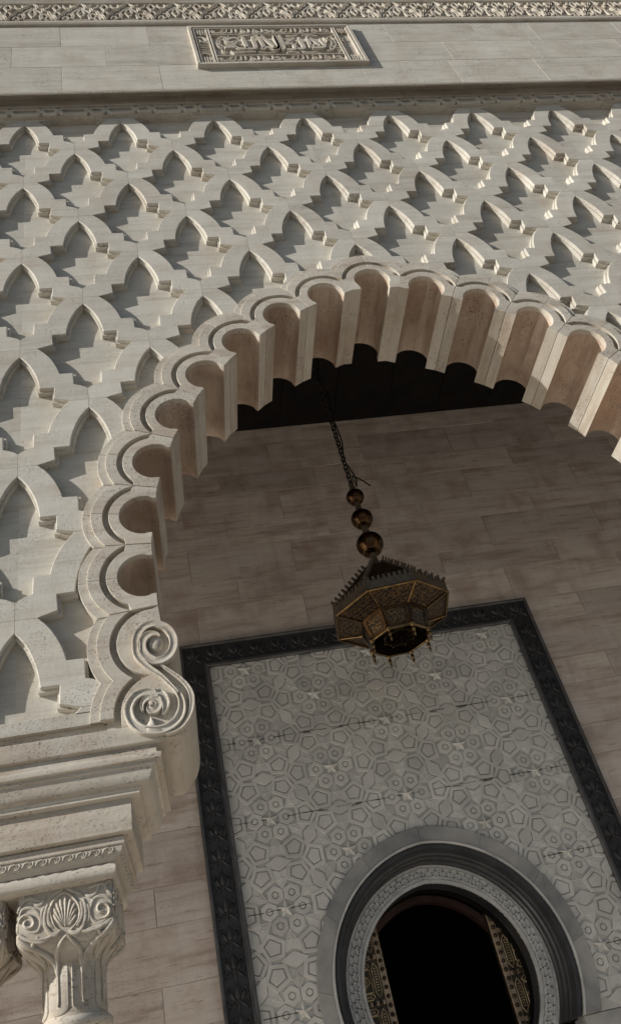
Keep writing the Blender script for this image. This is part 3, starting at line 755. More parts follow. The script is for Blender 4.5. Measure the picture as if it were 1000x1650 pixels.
PB = [[(2.95,1.572),(2.954,1.402),(2.954,1.25),(2.904,1.183),(2.867,1.191)],[(3.006,1.571),(3.005,1.4),(3.006,1.234),(2.978,1.16)],[(3.179,1.488),(3.12,1.418),(3.061,1.359),(3.069,1.316),(3.138,1.344),(3.173,1.373),(3.134,1.289),(3.144,1.205),(3.102,1.155),(3.029,1.173)],[(3.233,1.508),(3.239,1.362),(3.245,1.219),(3.21,1.172),(3.147,1.205)],[(3.343,1.536),(3.339,1.389),(3.324,1.207)],[(3.352,1.504),(3.407,1.387),(3.446,1.254)],[(3.487,1.456),(3.501,1.338),(3.506,1.261),(3.465,1.202),(3.362,1.206),(3.356,1.257),(3.401,1.295)],[(3.096,1.6),(3.168,1.566),(3.243,1.611)],[(3.292,1.594),(3.398,1.597),(3.483,1.563)],[(3.017,1.108),(3.109,1.125),(3.166,1.094)],[(3.201,1.137),(3.269,1.099),(3.386,1.106)],[(3.591,1.516),(3.624,1.527),(3.651,1.509),(3.667,1.466),(3.67,1.404),(3.659,1.333),(3.638,1.262),(3.607,1.203),(3.573,1.163),(3.54,1.148),(3.513,1.16)],[(3.57,1.432),(3.596,1.444),(3.615,1.427),(3.622,1.386),(3.615,1.334),(3.598,1.285),(3.574,1.252),(3.552,1.242),(3.535,1.257)],[(3.57,1.475),(3.576,1.413)],[(3.633,1.489),(3.599,1.396)],[(3.651,1.364),(3.604,1.341)],[(3.624,1.257),(3.592,1.289)],[(3.568,1.168),(3.565,1.244)],[(3.541,1.523),(3.567,1.46)]]
STRIP = [[(2.15 + x * 0.76, 0.885 + z * 0.125) for x, z in s] for s in (
    [(0.02, 0.30), (0.05, 0.62), (0.09, 0.45), (0.05, 0.25), (0.10, 0.08), (0.17, 0.12), (0.22, 0.06), (0.27, 0.14), (0.30, 0.95)],
    [(0.30, 0.10), (0.35, 0.08), (0.37, 0.30), (0.375, 0.95)], [(0.17, 0.12), (0.18, 0.45)], [(0.44, 0.98), (0.445, 0.5), (0.43, 0.08)],
    [(0.58, 0.42), (0.55, 0.62), (0.52, 0.45), (0.55, 0.28), (0.59, 0.38), (0.575, 0.12), (0.51, -0.08), (0.47, 0.0)],
    [(0.64, 0.95), (0.655, 0.45), (0.63, 0.10), (0.585, 0.16)], [(0.78, 0.45), (0.75, 0.66), (0.71, 0.48), (0.75, 0.30), (0.79, 0.40), (0.80, 0.15), (0.74, -0.06), (0.68, 0.02)],
    [(0.86, 0.96), (0.87, 0.45), (0.845, 0.10), (0.80, 0.15)], [(0.97, 0.55), (0.93, 0.72), (0.90, 0.52), (0.95, 0.40), (0.98, 0.20), (0.93, 0.04), (0.87, 0.10)],
    [(0.52, 0.86), (0.55, 0.92)], [(0.72, 0.88), (0.75, 0.94)], [(0.21, 0.72), (0.25, 0.80)])]
SIDE = [[(1.987,1.587),(2.055,1.599),(2.102,1.529)],[(2.003,1.532),(2.072,1.463),(2.135,1.528)],[(2.003,1.439),(2.042,1.491),(2.123,1.435)],[(1.987,1.399),(2.113,1.355)],[(1.985,1.333),(2.11,1.29)],[(1.982,1.268),(2.109,1.232)],[(1.982,1.216),(2.108,1.186)],[(1.989,1.139),(2.036,1.175),(2.107,1.134)]]
m = MB(); carve(m, PA[:6] + PB[:7], -0.221, 0.0245, 0.043, 3)
P(m.build('main_inscription', T_CARVE, smooth=30), plq)
for q_ in (PA[6:], PB[7:]):
    m = MB(); carve(m, q_, -0.221, 0.0115, 0.030, 2); P(m.build('leaf_border', T_CARVE, smooth=30), plq)
for dz, nm in ((-0.0, 'lower_inscription'), (0.775, 'upper_inscription')):
    m = MB()
    for dx in (0.02, 0.755):
        carve(m, [[(x + dx, z + 0.012 + dz) for x, z in s] for s in STRIP], -0.221, 0.0115, 0.032, 2)
    P(m.build(nm, T_CARVE, smooth=60), plq)
for dx in (0.015, 1.66):
    m = MB(); carve(m, [[(x + dx, 1.33 + (z - 1.37) * 1.05) for x, z in s] for s in SIDE], -0.221, 0.0110, 0.030, 2)
    P(m.build('side_inscription', T_CARVE, smooth=30), plq)
kn = MB()
for i in range(5):
    kn.box(-0.06 + i * 0.03 - 0.005, -0.06 + i * 0.03 + 0.005, -0.250, -0.221, -0.075 + 0.02 * (i % 2), 0.075, 0.002)
kn.box(-0.066, 0.066, -0.2485, -0.221, -0.012, 0.0, 0.002); kn.box(-0.066, 0.02, -0.2475, -0.221, 0.035, 0.047, 0.002); kn.box(-0.03, 0.066, -0.2465, -0.221, -0.05, -0.038, 0.002)
kme = kn.mesh('square_knot', T_CARVE, 0)
for x in (2.068, X1 - 0.140):
    for z in (0.945, 1.715): P(link('square_knot', kme, None, (x, 0, z)), plq)

# ============================================================ the gallery behind the arch
YW = 3.75
gal = empty('gallery_wall', (3, YW, GROUND), 'shaded brown travertine wall of long blocks behind the arch, around the black door border', 'wall')
m = MB()
for a, b, c, d in ((-12, 1.0, GROUND, -0.9), (5.0, 16, GROUND, -0.9), (1.0, 5.0, -4.40, -0.9)):
    m.box(a, b, YW + 0.006, YW + 0.35, c, d)
P(m.build('wall_core', T_GAL, smooth=0), gal)
zc = -1.06; rows = []
k = 0
while zc > GROUND + 0.3:
    h = 0.335 if k % 2 == 0 else 0.483
    rows.append((zc, zc - h, k % 2)); zc -= h; k += 1
WJ = {0: [-1.2, 0.48, 1.72, 2.97, 4.22, 5.71, 7.21, 8.6], 1: [-1.2, -0.05, 1.20, 2.45, 3.70, 4.95, 6.46, 7.9]}
def gal_block(a, b, z0, z1):
    m = MB(); y = YW - random.uniform(0.002, 0.006)
    m.box(a + 0.003, b - 0.003, y, YW + 0.0055, z0 + 0.0025, z1 - 0.0025, 0.003)
    P(m.build('stone_block', T_GAL, smooth=0), gal)
for za, zb, w_ in rows:
    if zb < -9.3: break
    xs = WJ[w_]
    for a, b in zip(xs, xs[1:]):
        if za <= -4.36:                                   # beside the border
            if b <= 0.97 or a >= 5.02: gal_block(a, b, zb, za)
            else:
                if a < 0.97: gal_block(a, 0.97, zb, za)
                if b > 5.02: gal_block(5.02, b, zb, za)
        elif zb < -4.36 and b > 0.97 and a < 5.02:
            gal_block(a, b, -4.345, za)
            if a < 0.97: gal_block(a, 0.97, zb, -4.349)
            if b > 5.02: gal_block(5.02, b, zb, -4.349)
        else: gal_block(a, b, zb, za)

# ------------------------------------------------------------ black border
bd = empty('carved_border', (3, YW, GROUND), 'black marble border carved with lily motifs framing the pale geometric door panel', 'border')
BX0, BX1, BZ1, BW = 0.962, 5.032, -4.345, 0.300
BZ0 = GROUND
def rail(poly, y0, name, mat, ch=0.008):
    m = MB(); m.prism(poly, y0, YW + 0.05, ch); return P(m.build(name, mat, smooth=0), bd)
def ushape(d0, d1):
    return [[(BX0 + d0, BZ0), (BX0 + d1, BZ0), (BX0 + d1, BZ1 - d1), (BX0 + d0, BZ1 - d0)], [(BX0 + d0, BZ1 - d0), (BX0 + d1, BZ1 - d1), (BX1 - d1, BZ1 - d1), (BX1 - d0, BZ1 - d0)],
            [(BX1 - d1, BZ0), (BX1 - d0, BZ0), (BX1 - d0, BZ1 - d0), (BX1 - d1, BZ1 - d1)]]
for p in ushape(0.0, 0.032): rail(p, YW - 0.062, 'outer_rim', M_BLACKRIM)
for p in ushape(0.268, 0.300): rail(p, YW - 0.066, 'inner_rim', M_BLACKRIM)
for p in ushape(0.250, 0.268): rail(p, YW - 0.052, 'inner_step', M_BLACKRIM, 0.004)
fields = [rail(p, YW - 0.034, 'field_slab', M_BLACK, 0.0) for p in ushape(0.032, 0.250)]
lm = MB()
lily = [[(0, -0.105), (0, -0.04), (0, 0.03), (0, 0.09)], [(0, -0.02), (0.028, 0.015), (0.030, 0.045), (0, 0.095)], [(0, -0.03), (0.045, -0.01), (0.078, 0.035), (0.070, 0.075), (0.055, 0.060)],
        [(0, -0.02), (0.05, -0.06), (0.085, -0.045), (0.092, -0.012)]]
strokes(lm, lily + [[(-x, z) for x, z in s] for s in lily[1:]], 0, 0.010, 6, 3, 1.2)
def almond(cx, cz, ang, L, W):
    q = []
    for k in range(12):
        t = 2 * math.pi * k / 12; a, b = L * math.cos(t), W * math.sin(t) * (1 - 0.25 * math.cos(t))
        q.append((cx + a * math.sin(ang) + b * math.cos(ang), cz + a * math.cos(ang) - b * math.sin(ang)))
    lm.prism(q, -0.016, 0.002, 0.009)
almond(0, 0.045, 0, 0.062, 0.022)
for s in (1, -1):
    almond(s * 0.048, 0.018, s * 0.42, 0.046, 0.014); almond(s * 0.055, -0.066, s * 2.3, 0.040, 0.013)
lme = lm.mesh('lily_motif', M_BLACK, 60)
for side, x in ((0, BX0 + 0.141), (2, BX1 - 0.141)):
    z = BZ1 - 0.44
    while z > -9.0:
        P(link('lily_motif', lme, None, (x, YW - 0.035, z)), fields[side]); z -= 0.232
n = 17
for i in range(n):
    x = BX0 + 0.14 + (BX1 - BX0 - 0.28) * i / (n - 1)
    P(link('lily_motif', lme, None, (x, YW - 0.035, BZ1 - 0.145), (0, 0, 0)), fields[1])

# ------------------------------------------------------------ geometric panel
pan = empty('geometric_panel', (3, YW, GROUND), 'pale marble panel carved with interlocking stars, hexagons and pentagons above the horseshoe door', 'panel')
DOC = (3.06, -8.0)            # centre of the left half of the door arch
def door_half(R, dx, n=30, zb=-8.5):
    """left half, from the foot to the apex"""
    a0 = math.asin(max(-1, (zb + 8.0) / R)); a1 = math.acos(dx / R)
    return [(3.0 + dx - R * math.cos(a0 + (a1 - a0) * i / n), -8.0 + R * math.sin(a0 + (a1 - a0) * i / n)) for i in range(n + 1)]
def mh(p): return (6.0 - p[0], p[1])
PX0, PX1, PZ1 = BX0 + 0.29, BX1 - 0.29, BZ1 - 0.29
for side in (0, 1):
    h = door_half(1.18, 0.06)
    # horizontal slabs split at every second row of stars
    cuts = [PZ1, -5.547, -6.367, -7.187, -8.007, -8.5]
    for za, zb in zip(cuts, cuts[1:]):
        pts = [p for p in h if zb < p[1] < za]
        def xat(z):
            for a, b in zip(h, h[1:]):
                if (a[1] - z) * (b[1] - z) <= 0 and a[1] != b[1]: return a[0] + (b[0] - a[0]) * (z - a[1]) / (b[1] - a[1])
            return 3.0
        apex = h[-1][1]
        xb, xa = (xat(zb) if zb < apex else 3.0), (xat(za) if za < apex else 3.0)
        poly = [(PX0, zb + 0.002), (xb - 0.001, zb + 0.002)] + pts + [(xa - 0.001, za - 0.002), (PX0, za - 0.002)]
        if side: poly = [mh(p) for p in poly]
        m = MB(); m.prism(poly, YW - 0.006, YW + 0.25); P(m.build('panel_slab', M_PANEL, smooth=0), pan)
    m = MB(); q = [(PX0, GROUND), (2.02, GROUND), (2.02, -8.504), (PX0, -8.504)]
    if side: q = [mh(p) for p in q]
    m.prism(q, YW - 0.012, YW + 0.25); P(m.build('plinth_slab', M_GREY, smooth=0), pan)
TH = 0.019
def ngon(n, r, a0=0.0): return [(r * math.cos(a0 + 2 * math.pi * k / n), r * math.sin(a0 + 2 * math.pi * k / n)) for k in range(n)]
def annulus(mb, outer, inner, y0, y1, ch=0.003):
    a, b = inset(outer, ch), inset(inner, -ch)
    mb.loft([[(x, y1, z) for x, z in outer], [(x, y0 + ch, z) for x, z in outer], [(x, y0, z) for x, z in a], [(x, y0, z) for x, z in b], [(x, y0 + ch, z) for x, z in inner], [(x, y1, z) for x, z in inner]], False, False)
def boss(name, fn):
    m = MB(); fn(m); return m.mesh(name, M_PANEL2, 0)
def f_hex(m):
    annulus(m, ngon(6, 0.0835, math.pi / 6), ngon(6, 0.036, math.pi / 6), -TH, 0, 0.004); m.prism(ngon(6, 0.026, math.pi / 6), -TH, 0, 0.004)
def f_pent(m):
    p = [(0.120, 0), (0.034, 0.124), (-0.096, 0.084), (-0.096, -0.084), (0.034, -0.124)]
    annulus(m, p, inset(p, 0.034), -TH, 0, 0.004); m.prism(inset(p, 0.045), -TH, 0, 0.004)
def f_rh(m):
    p = [(0, 0.140), (-0.066, 0.012), (-0.066, -0.012), (0, -0.140), (0.066, -0.012), (0.066, 0.012)]
    m.prism(inset(p, 0.004), -TH, 0, 0.004)
def f_small(m):
    f = [(-0.078, 0), (-0.030, 0.030), (0.018, 0.058), (0.112, 0.074), (0.084, 0), (0.112, -0.074), (0.018, -0.058), (-0.030, -0.030)]
    m.prism(f, -TH + 0.006, 0, 0.003)
    p = []
    for k in range(8):
        r = (0.052, 0.018)[k % 2] * (1.0 if k % 4 != 2 else 0.75); p.append((0.018 + r * math.cos(k * math.pi / 4), r * math.sin(k * math.pi / 4)))
    m.prism(p, -TH, -TH + 0.006, 0.003)
def f_star(m):
    p = []
    for k in range(10):
        r = (0.092, 0.037)[k % 2]; p.append((r * math.sin(k * math.pi / 5), r * math.cos(k * math.pi / 5)))
    lp = [(x, -0.010, z) for x, z in p]
    b = m.loop([(x, 0, z) for x, z in p]); t = m.loop(lp); c = m.loop([(0, -0.050, 0)])[0]
    for i in range(10):
        j = (i + 1) % 10; m.f.append((b[i], b[j], t[j], t[i])); m.f.append((t[i], t[j], c))
def f_tri(m):
    # three-armed strap that fills the place where three pentagons meet
    m.prism(ngon(6, 0.016), -TH, 0, 0.003)
BM = {k: boss(k, f) for k, f in (('hexagon_boss', f_hex), ('pentagon_boss', f_pent), ('rhombus_boss', f_rh), ('small_star_boss', f_small), ('star_boss', f_star), ('rosette_boss', f_tri))}
def in_panel(x, z, mrg=0.05):
    if not (PX0 - mrg < x < PX1 + mrg and -8.5 + 0.05 < z < PZ1 + mrg): return False
    ox = 3.06 if x <= 3 else 2.94
    return math.hypot(x - ox, z + 8.0) > 1.205
seen = set()
def put(name, x, z, ang):
    if not in_panel(x, z): return
    if any(k[0] == name and math.hypot(k[1] - x, k[2] - z) < 0.03 for k in seen): return
    seen.add((name, x, z))
    P(link(name, BM[name], None, (x, YW - 0.006, z), (0, -ang, 0)), pan)
for i in range(-4, 5):
    for j in range(-6, 7):
        sx = 3.0 + 0.685 * i; sz = -5.547 + 0.82 * j + (0.41 if i % 2 else 0)
        put('star_boss', sx, sz, 0)
        for k in range(6):
            a = rad(60 * k); a3 = rad(60 * k + 30)
            put('hexagon_boss', sx + 0.152 * math.cos(a), sz + 0.152 * math.sin(a), a)
            put('pentagon_boss', sx + 0.342 * math.cos(a), sz + 0.342 * math.sin(a), a)
            put('small_star_boss', sx + 0.240 * math.cos(a3), sz + 0.240 * math.sin(a3), a3)
            put('rhombus_boss', sx + 0.40 * math.cos(a3), sz + 0.405 * math.sin(a3), a3)
            put('rosette_boss', sx + 0.468 * math.cos(a), sz + 0.468 * math.sin(a), a)

# dirty, broken mortar lines where the slabs meet
for z in (-5.547, -6.367, -7.187, -8.007):
    x = PX0 + 0.03
    while x < PX1 - 0.05:
        L = random.uniform(0.10, 0.42); x1 = min(x + L, PX1 - 0.02)
        if all(math.hypot(q - (3.06 if q <= 3 else 2.94), z + 8.0) > 1.32 for q in (x, x1)):
            n_ = 6; m = MB()
            m.tube([(x + (x1 - x) * i / n_, YW - 0.0245, z + random.uniform(-0.003, 0.003)) for i in range(n_ + 1)], [random.uniform(0.0018, 0.0052) for i in range(n_ + 1)], 5)
            P(m.build('mortar_joint', M_MORTAR, smooth=60), pan)
        x = x1 + random.uniform(0.02, 0.16)

# ------------------------------------------------------------ horseshoe door arch
da = empty('horseshoe_arch', (3, YW, GROUND), 'horseshoe door arch with grey marble band, black moulding and pale carved inner ring', 'arch')
def ring_stones(name, r0, dx0, r1, dx1, y0, y1, nst, mat, ch, gap=0.0012, zb=-8.5):
    for side in (0, 1):
        N = nst * 8
        a, b = door_half(r0, dx0, N, zb), door_half(r1, dx1, N, zb)
        for s in range(nst):
            pa, pb = a[s * 8:(s + 1) * 8 + 1], b[s * 8:(s + 1) * 8 + 1]
            poly = pa + pb[::-1]
            if side: poly = [mh(p) for p in poly]
            poly = inset(poly, gap)
            m = MB(); m.prism(poly, y0, y1, ch); P(m.build(name, mat, smooth=25), da)
ring_stones('grey_voussoir', 1.295, 0.06, 1.160, 0.06, YW - 0.052, YW + 0.05, 4, M_GREY, 0.003, 0.0006)
def ring_moulding(name, prof, mat, nst=1, zb=-8.5):
    for side in (0, 1):
        m = MB(); N = 40; loops = []
        hs = [door_half(r, dx, N, zb) for r, dx, y in prof]
        for i in range(N + 1):
            lp = []
            for h, (r, dx, y) in zip(hs, prof):
                p = h[i] if not side else mh(h[i]); lp.append((p[0], y, p[1]))
            loops.append(lp)
        m.loft(loops); P(m.build(name, mat, smooth=30), da)
ring_moulding('thin_bead', [(1.159, 0.06, YW - 0.056), (1.152, 0.06, YW - 0.062), (1.136, 0.06, YW - 0.060), (1.132, 0.06, YW + 0.10), (1.159, 0.06, YW + 0.10)], M_RING)
ring_moulding('black_moulding', [(1.131, 0.06, YW - 0.040), (1.118, 0.06, YW - 0.050), (1.100, 0.06, YW - 0.048), (1.088, 0.06, YW - 0.046), (1.076, 0.06, YW - 0.020), (1.07, 0.06, YW + 0.04), (1.055, 0.06, YW + 0.05), (1.05, 0.06, YW + 0.10), (1.035, 0.06, YW + 0.115), (1.03, 0.06, YW + 0.17), (1.015, 0.06, YW + 0.185), (1.01, 0.06, YW + 0.26), (1.131, 0.06, YW + 0.30)], M_BLACK)
ring_stones('carved_voussoir', 1.022, 0.06, 0.850, 0.06, YW + 0.235, YW + 0.40, 4, M_RING, 0.008)
ring_moulding('carved_ring_rim', [(1.020, 0.06, YW + 0.222), (1.000, 0.06, YW + 0.222), (1.000, 0.06, YW + 0.24), (1.020, 0.06, YW + 0.24)], M_RING)
ring_moulding('carved_ring_rim', [(0.876, 0.06, YW + 0.222), (0.848, 0.06, YW + 0.222), (0.848, 0.06, YW + 0.24), (0.876, 0.06, YW + 0.24)], M_RING)
for side in (0, 1):                                   # interlace carved on the ring
    for ph in (0, 1, 2):
        m = MB(); q = []
        H = [door_half(r, 0.06, 240) for r in (0.885, 0.99)]
        for i in range(241):
            t = 0.5 + 0.42 * math.sin(i / 240 * math.pi * 2 * 9 + ph * 2 * math.pi / 3)
            p = (H[0][i][0] * (1 - t) + H[1][i][0] * t, H[0][i][1] * (1 - t) + H[1][i][1] * t)
            q.append(p if not side else mh(p))
        m.ribbon(q, 0.0085, YW + 0.2355, 0.014, 0.0)
        P(m.build('interlace_strand', M_RING, smooth=30), da)
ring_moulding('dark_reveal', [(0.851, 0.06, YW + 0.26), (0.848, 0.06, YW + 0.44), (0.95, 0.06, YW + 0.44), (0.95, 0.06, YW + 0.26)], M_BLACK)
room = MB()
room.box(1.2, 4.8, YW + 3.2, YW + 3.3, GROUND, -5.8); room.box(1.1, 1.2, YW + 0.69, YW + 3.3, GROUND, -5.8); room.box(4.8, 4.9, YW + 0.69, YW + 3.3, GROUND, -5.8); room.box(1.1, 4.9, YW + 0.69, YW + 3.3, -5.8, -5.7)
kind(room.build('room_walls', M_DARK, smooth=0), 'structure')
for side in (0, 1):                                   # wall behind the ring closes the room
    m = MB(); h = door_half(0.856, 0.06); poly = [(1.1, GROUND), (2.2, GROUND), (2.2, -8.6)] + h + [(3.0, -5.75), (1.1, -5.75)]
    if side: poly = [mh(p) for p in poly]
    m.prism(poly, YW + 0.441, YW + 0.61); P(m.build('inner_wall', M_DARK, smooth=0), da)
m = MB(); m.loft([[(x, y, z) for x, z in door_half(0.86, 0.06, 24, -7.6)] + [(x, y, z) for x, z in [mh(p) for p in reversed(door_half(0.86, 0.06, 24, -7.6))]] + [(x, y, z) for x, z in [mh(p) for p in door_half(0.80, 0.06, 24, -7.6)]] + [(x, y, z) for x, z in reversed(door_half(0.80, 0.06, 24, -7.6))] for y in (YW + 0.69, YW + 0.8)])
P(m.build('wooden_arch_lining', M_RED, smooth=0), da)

# ------------------------------------------------------------ door leaves
YD = YW + 0.62
XL, XR = 2.510, 3.598
def door_leaf(x0, x1, edge, label):
    """edge: +1 if the studded edge is at x1, -1 if at x0"""
    t = empty('door_leaf', ((x0 + x1) / 2, YD, GROUND), label, 'door')
    m = MB(); m.box(x0, x1, YD, YD + 0.06, GROUND, -6.95); P(m.build('door_plate', M_DOOR, smooth=0), t)
    xe = x1 - 0.035 if edge > 0 else x0 + 0.035
    m = MB(); m.box(xe - 0.033, xe + 0.033, YD - 0.012, YD - 0.0005, GROUND, -6.95, 0.004); P(m.build('edge_border', M_DOORRIM, smooth=0), t)
    sm = MB(); sm.lathe([(0.020, 0), (0.019, 0.008), (0.012, 0.017), (0.003, 0.021)], 10)
    for i in range(len(sm.v)):
        x, y, z = sm.v[i]; sm.v[i] = (x, -z, y)
    sme = sm.mesh('stud', M_DOOR, 60)
    z = -9.0
    while z < -7.1:
        P(link('stud', sme, None, (xe, YD - 0.012, z)), t); z += 0.075
    s = -edge
    for zc in (-8.94, -8.56, -8.18, -7.80, -7.42):
        xa, xb = (xe + s * 0.036, xe + s * 0.56)
        lo, hi = min(xa, xb), max(xa, xb)
        m = MB(); m.box(lo, hi, YD - 0.010, YD - 0.0005, zc - 0.206, zc - 0.168, 0.003); P(m.build('cross_border', M_DOORRIM, smooth=0), t)
        for k in range(6): P(link('stud', sme, None, (xa + s * (0.04 + k * 0.06), YD - 0.010, zc - 0.187)), t)
        m = MB(); y = YD - 0.004; R = 0.0062
        cx = xe + s * 0.235
        def cl(pts): m.tube([(a, y, b) for a, b in pts + pts[:1]], R, 5, False)
        x1_, x2_ = xe + s * 0.046, xe + s * 0.104
        xm = (x1_ + x2_) / 2
        cl([(x1_, zc - 0.10), (x1_, zc + 0.10), (xm, zc + 0.145), (x2_, zc + 0.10), (x2_, zc - 0.10), (xm, zc - 0.145)])
        for zz in (zc + 0.128, zc - 0.128): cl([(cx - 0.115, zz), (cx - 0.09, zz + 0.025), (cx + 0.09, zz + 0.025), (cx + 0.115, zz), (cx + 0.09, zz - 0.025), (cx - 0.09, zz - 0.025)])
        for r0_, k4, n_ in ((0.078, 0.16, 4), (0.040, 0.5, 8), (0.060, 0.10, 4)):
            cl([(cx + r0_ * (1 + k4 * math.cos(n_ * a_)) * math.cos(a_), zc + r0_ * (1 + k4 * math.cos(n_ * a_)) * math.sin(a_)) for a_ in [2 * math.pi * k / 40 for k in range(40)]])
        cl([(cx - 0.108, zc - 0.094), (cx - 0.108, zc + 0.094), (cx + 0.108, zc + 0.094), (cx + 0.108, zc - 0.094)])
        for zz in (zc + 0.128, zc - 0.128):
            for k in range(-3, 4): m.tube([(cx + k * 0.025 - 0.008, y, zz - 0.011), (cx + k * 0.025, y, zz + 0.011), (cx + k * 0.025 + 0.008, y, zz - 0.011)], 0.0045, 4)
        for k in range(-4, 5): m.tube([(xm - 0.013, y, zc + k * 0.023), (xm, y, zc + k * 0.023 + 0.011), (xm + 0.013, y, zc + k * 0.023)], 0.0045, 4)
        P(m.build('strapwork', M_GILT, smooth=60), t)
door_leaf(1.60, XL, 1, 'studded bronze door leaf with gilt strapwork left of the black opening')
door_leaf(XR, 4.50, -1, 'studded bronze door leaf with gilt strapwork right of the black opening')

# ============================================================ hanging lantern
LX, LY = 3.0, 2.4
lan = empty('hanging_lantern', (LX, LY, -5.55), 'large octagonal pierced brass lantern hanging on a chain with three copper balls', 'lantern')
def lp(o): return P(o, lan)
lk = MB(); q = [(0.027 * math.cos(a), 0, 0.043 * math.sin(a)) for a in [2 * math.pi * k / 12 for k in range(13)]]
lk.tube(q, 0.0090, 5, False); lkme = lk.mesh('chain_link', M_CHAIN, 60)
z = -1.10; k = 0
while z > -3.44:
    lp(link('chain_link', lkme, None, (LX, LY, z), (0, 0, rad(35 + 90 * (k % 2))))); z -= 0.062; k += 1
m = MB(); pts = []
for i in range(40):
    zz = -1.2 - i * 0.058; pts.append((LX + 0.03 + 0.035 * math.sin(i * 0.55) * (0.6 + 0.4 * math.sin(i * 0.21)), LY - 0.02, zz))
pts += [(LX + 0.03, LY - 0.02, -3.30), (LX + 0.11, LY - 0.02, -3.36), (LX + 0.20, LY - 0.02, -3.47)]
m.tube(pts, 0.0085, 5); lp(m.build('electric_cable', M_CHAIN, smooth=60))
def rev(name, prof, mat, n=28): 
    m = MB(); m.lathe(prof, n, (LX, LY, 0)); return lp(m.build(name, mat, smooth=50))
def ball(zc, r):
    pr = [(r * math.sin(math.pi * k / 14) + 0.001, zc + r * 0.94 * math.cos(math.pi * k / 14)) for k in range(15)]
    b = rev('copper_ball', pr, M_BRONZE)
    m = MB(); m.lathe([(r * 0.62, zc - r * 0.76), (r * 0.70, zc - r * 0.74), (r * 0.72, zc - r * 0.69), (r * 0.66, zc - r * 0.70)], 24, (LX, LY, 0)); P(m.build('ball_collar', M_BRASS, smooth=50), b)
ball(-3.587, 0.097); ball(-3.893, 0.116); ball(-4.234, 0.141)
rev('stem', [(0.018, -3.40), (0.032, -3.43), (0.036, -3.47), (0.026, -3.50)], M_IRON, 12)
rev('stem', [(0.030, -3.67), (0.022, -3.70), (0.036, -3.735), (0.022, -3.77), (0.030, -3.80)], M_IRON, 12)
rev('stem', [(0.034, -3.99), (0.024, -4.02), (0.040, -4.055), (0.024, -4.09), (0.034, -4.12)], M_IRON, 12)
rev('stem', [(0.036, -4.36), (0.030, -4.40), (0.034, -4.45), (0.050, -4.52), (0.10, -4.56)], M_IRON, 12)
A0 = rad(14.0)
def oc(R, z, k): a = A0 + math.pi / 4 * k; return Vector((LX + R * math.cos(a), LY + R * math.sin(a), z))
RR, RZ = 0.585, -5.085
def slab(mb, q, th, nrm=None):
    """thin closed plate from a quad"""
    q = [Vector(p) for p in q]; nv = (q[1] - q[0]).cross(q[2] - q[0]).normalized() * th
    mb.loft([[p - nv for p in q], [p + nv for p in q]])
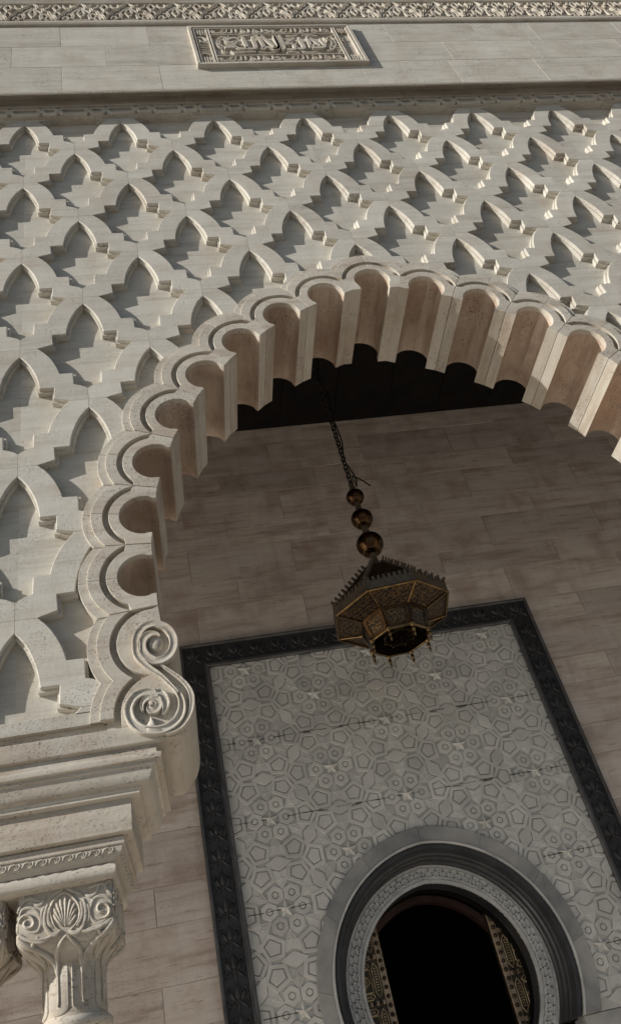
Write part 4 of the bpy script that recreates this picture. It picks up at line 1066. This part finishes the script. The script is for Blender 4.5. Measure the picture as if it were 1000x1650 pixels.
for k in range(8):
    a, b = k, k + 1
    m = MB(); slab(m, [oc(RR - 0.01, RZ + 0.06, a), oc(RR - 0.01, RZ + 0.06, b), oc(0.10, -4.54, b), oc(0.10, -4.54, a)], 0.004)
    lp(m.build('roof_panel', M_FILI, smooth=0))
    m = MB(); slab(m, [oc(RR, RZ - 0.03, a), oc(RR, RZ - 0.03, b), oc(RR, RZ + 0.065, b), oc(RR, RZ + 0.065, a)], 0.006)
    rim = lp(m.build('rim_plate', M_IRON, smooth=0))
    # crenellated crests along the rim and up the hip
    m = MB()
    for i in range(9):
        p = oc(RR + 0.006, RZ + 0.06, a).lerp(oc(RR + 0.006, RZ + 0.06, b), (i + 0.5) / 9); d = (oc(RR, RZ, b) - oc(RR, RZ, a)).normalized() * 0.017
        slab(m, [p - d, p + d, p + d * 0.9 + Vector((0, 0, 0.030)), p - d * 0.9 + Vector((0, 0, 0.030))], 0.004)
        slab(m, [p - d * 0.45 + Vector((0, 0, 0.03)), p + d * 0.45 + Vector((0, 0, 0.03)), p + d * 0.9 + Vector((0, 0, 0.048)), p - d * 0.9 + Vector((0, 0, 0.048))], 0.004)
    P(m.build('rim_crest', M_IRON, smooth=0), rim)
    m = MB(); h0, h1 = oc(RR, RZ + 0.07, a), oc(0.11, -4.53, a); dr = (h1 - h0); 
    out = Vector((math.cos(A0 + math.pi / 4 * a), math.sin(A0 + math.pi / 4 * a), 0)); nrm = (out * -dr.z + Vector((0, 0, 1)) * 0.0); nrm = Vector((out.x * 0.75, out.y * 0.75, 0.66))
    m.tube([h0, h1], 0.012, 5)
    for i in range(10):
        p = h0.lerp(h1, (i + 0.4) / 10); d = dr.normalized() * 0.018
        slab(m, [p - d, p + d, p + d * 1.1 + nrm * 0.055, p - d * 0.2 + nrm * 0.055], 0.004)
    lp(m.build('hip_crest', M_IRON, smooth=0))
    # underside: flat pierced panel, sloping ribs, lower window panel
    r1, z1 = 0.335, -5.175; r2, z2 = 0.285, -5.385
    m = MB(); slab(m, [oc(RR - 0.005, RZ - 0.02, a), oc(RR - 0.005, RZ - 0.02, b), oc(r1, z1, b), oc(r1, z1, a)], 0.004); lp(m.build('soffit_panel', M_FILI, smooth=0))
    m = MB(); m.tube([oc(RR, RZ - 0.028, a), oc(r1 + 0.01, z1 - 0.012, a)], 0.0095, 6); lp(m.build('brass_rib', M_BRASS, smooth=60))
    m = MB(); m.tube([oc(RR + 0.002, RZ - 0.03, a), oc(RR + 0.002, RZ - 0.03, b)], 0.013, 6); lp(m.build('rim_rod', M_BRASS, smooth=60))
    q = [oc(r1, z1, a), oc(r1, z1, b), oc(r2, z2, b), oc(r2, z2, a)]
    m = MB(); slab(m, q, 0.003); wn = lp(m.build('window_panel', M_FILI, smooth=0))
    cn = (q[0] + q[1] + q[2] + q[3]) / 4
    m = MB()
    qq = [cn + (p - cn) * 1.0 for p in q]; qi = [cn + (p - cn) * 0.66 for p in q]
    nv = (q[1] - q[0]).cross(q[2] - q[0]).normalized()
    if nv.dot(Vector((cn.x - LX, cn.y - LY, 0))) < 0: nv = -nv
    for i in range(4):
        j = (i + 1) % 4
        m.loft([[qq[i] + nv * 0.004, qq[j] + nv * 0.004, qi[j] + nv * 0.004, qi[i] + nv * 0.004], [qq[i] + nv * 0.011, qq[j] + nv * 0.011, qi[j] + nv * 0.011, qi[i] + nv * 0.011]])
    P(m.build('window_frame', M_BRONZE, smooth=0), wn)
    m = MB(); m.tube([oc(r2 + 0.004, z2, a), oc(r2 + 0.004, z2, b)], 0.015, 6); lp(m.build('base_rod', M_BRASS, smooth=60))
    p = oc(r2 + 0.006, z2, a)
    m = MB(); m.lathe([(0.006, 0.03), (0.024, 0.02), (0.028, 0.0), (0.020, -0.022), (0.010, -0.034), (0.016, -0.048), (0.020, -0.06), (0.012, -0.078), (0.007, -0.088), (0.012, -0.10), (0.010, -0.112), (0.003, -0.135)], 10, tuple(p)); lp(m.build('finial', M_BRASS, smooth=50))
# inner lamp seen through the open bottom
for k in range(8):
    m = MB(); slab(m, [oc(0.20, -5.10, k), oc(0.20, -5.10, k + 1), oc(0.15, -5.36, k + 1), oc(0.15, -5.36, k)], 0.003); lp(m.build('inner_panel', M_FILI, smooth=0))
    m = MB(); m.tube([oc(0.204, -5.10, k), oc(0.154, -5.37, k)], 0.010, 6); lp(m.build('inner_rod', M_BRASS, smooth=60))
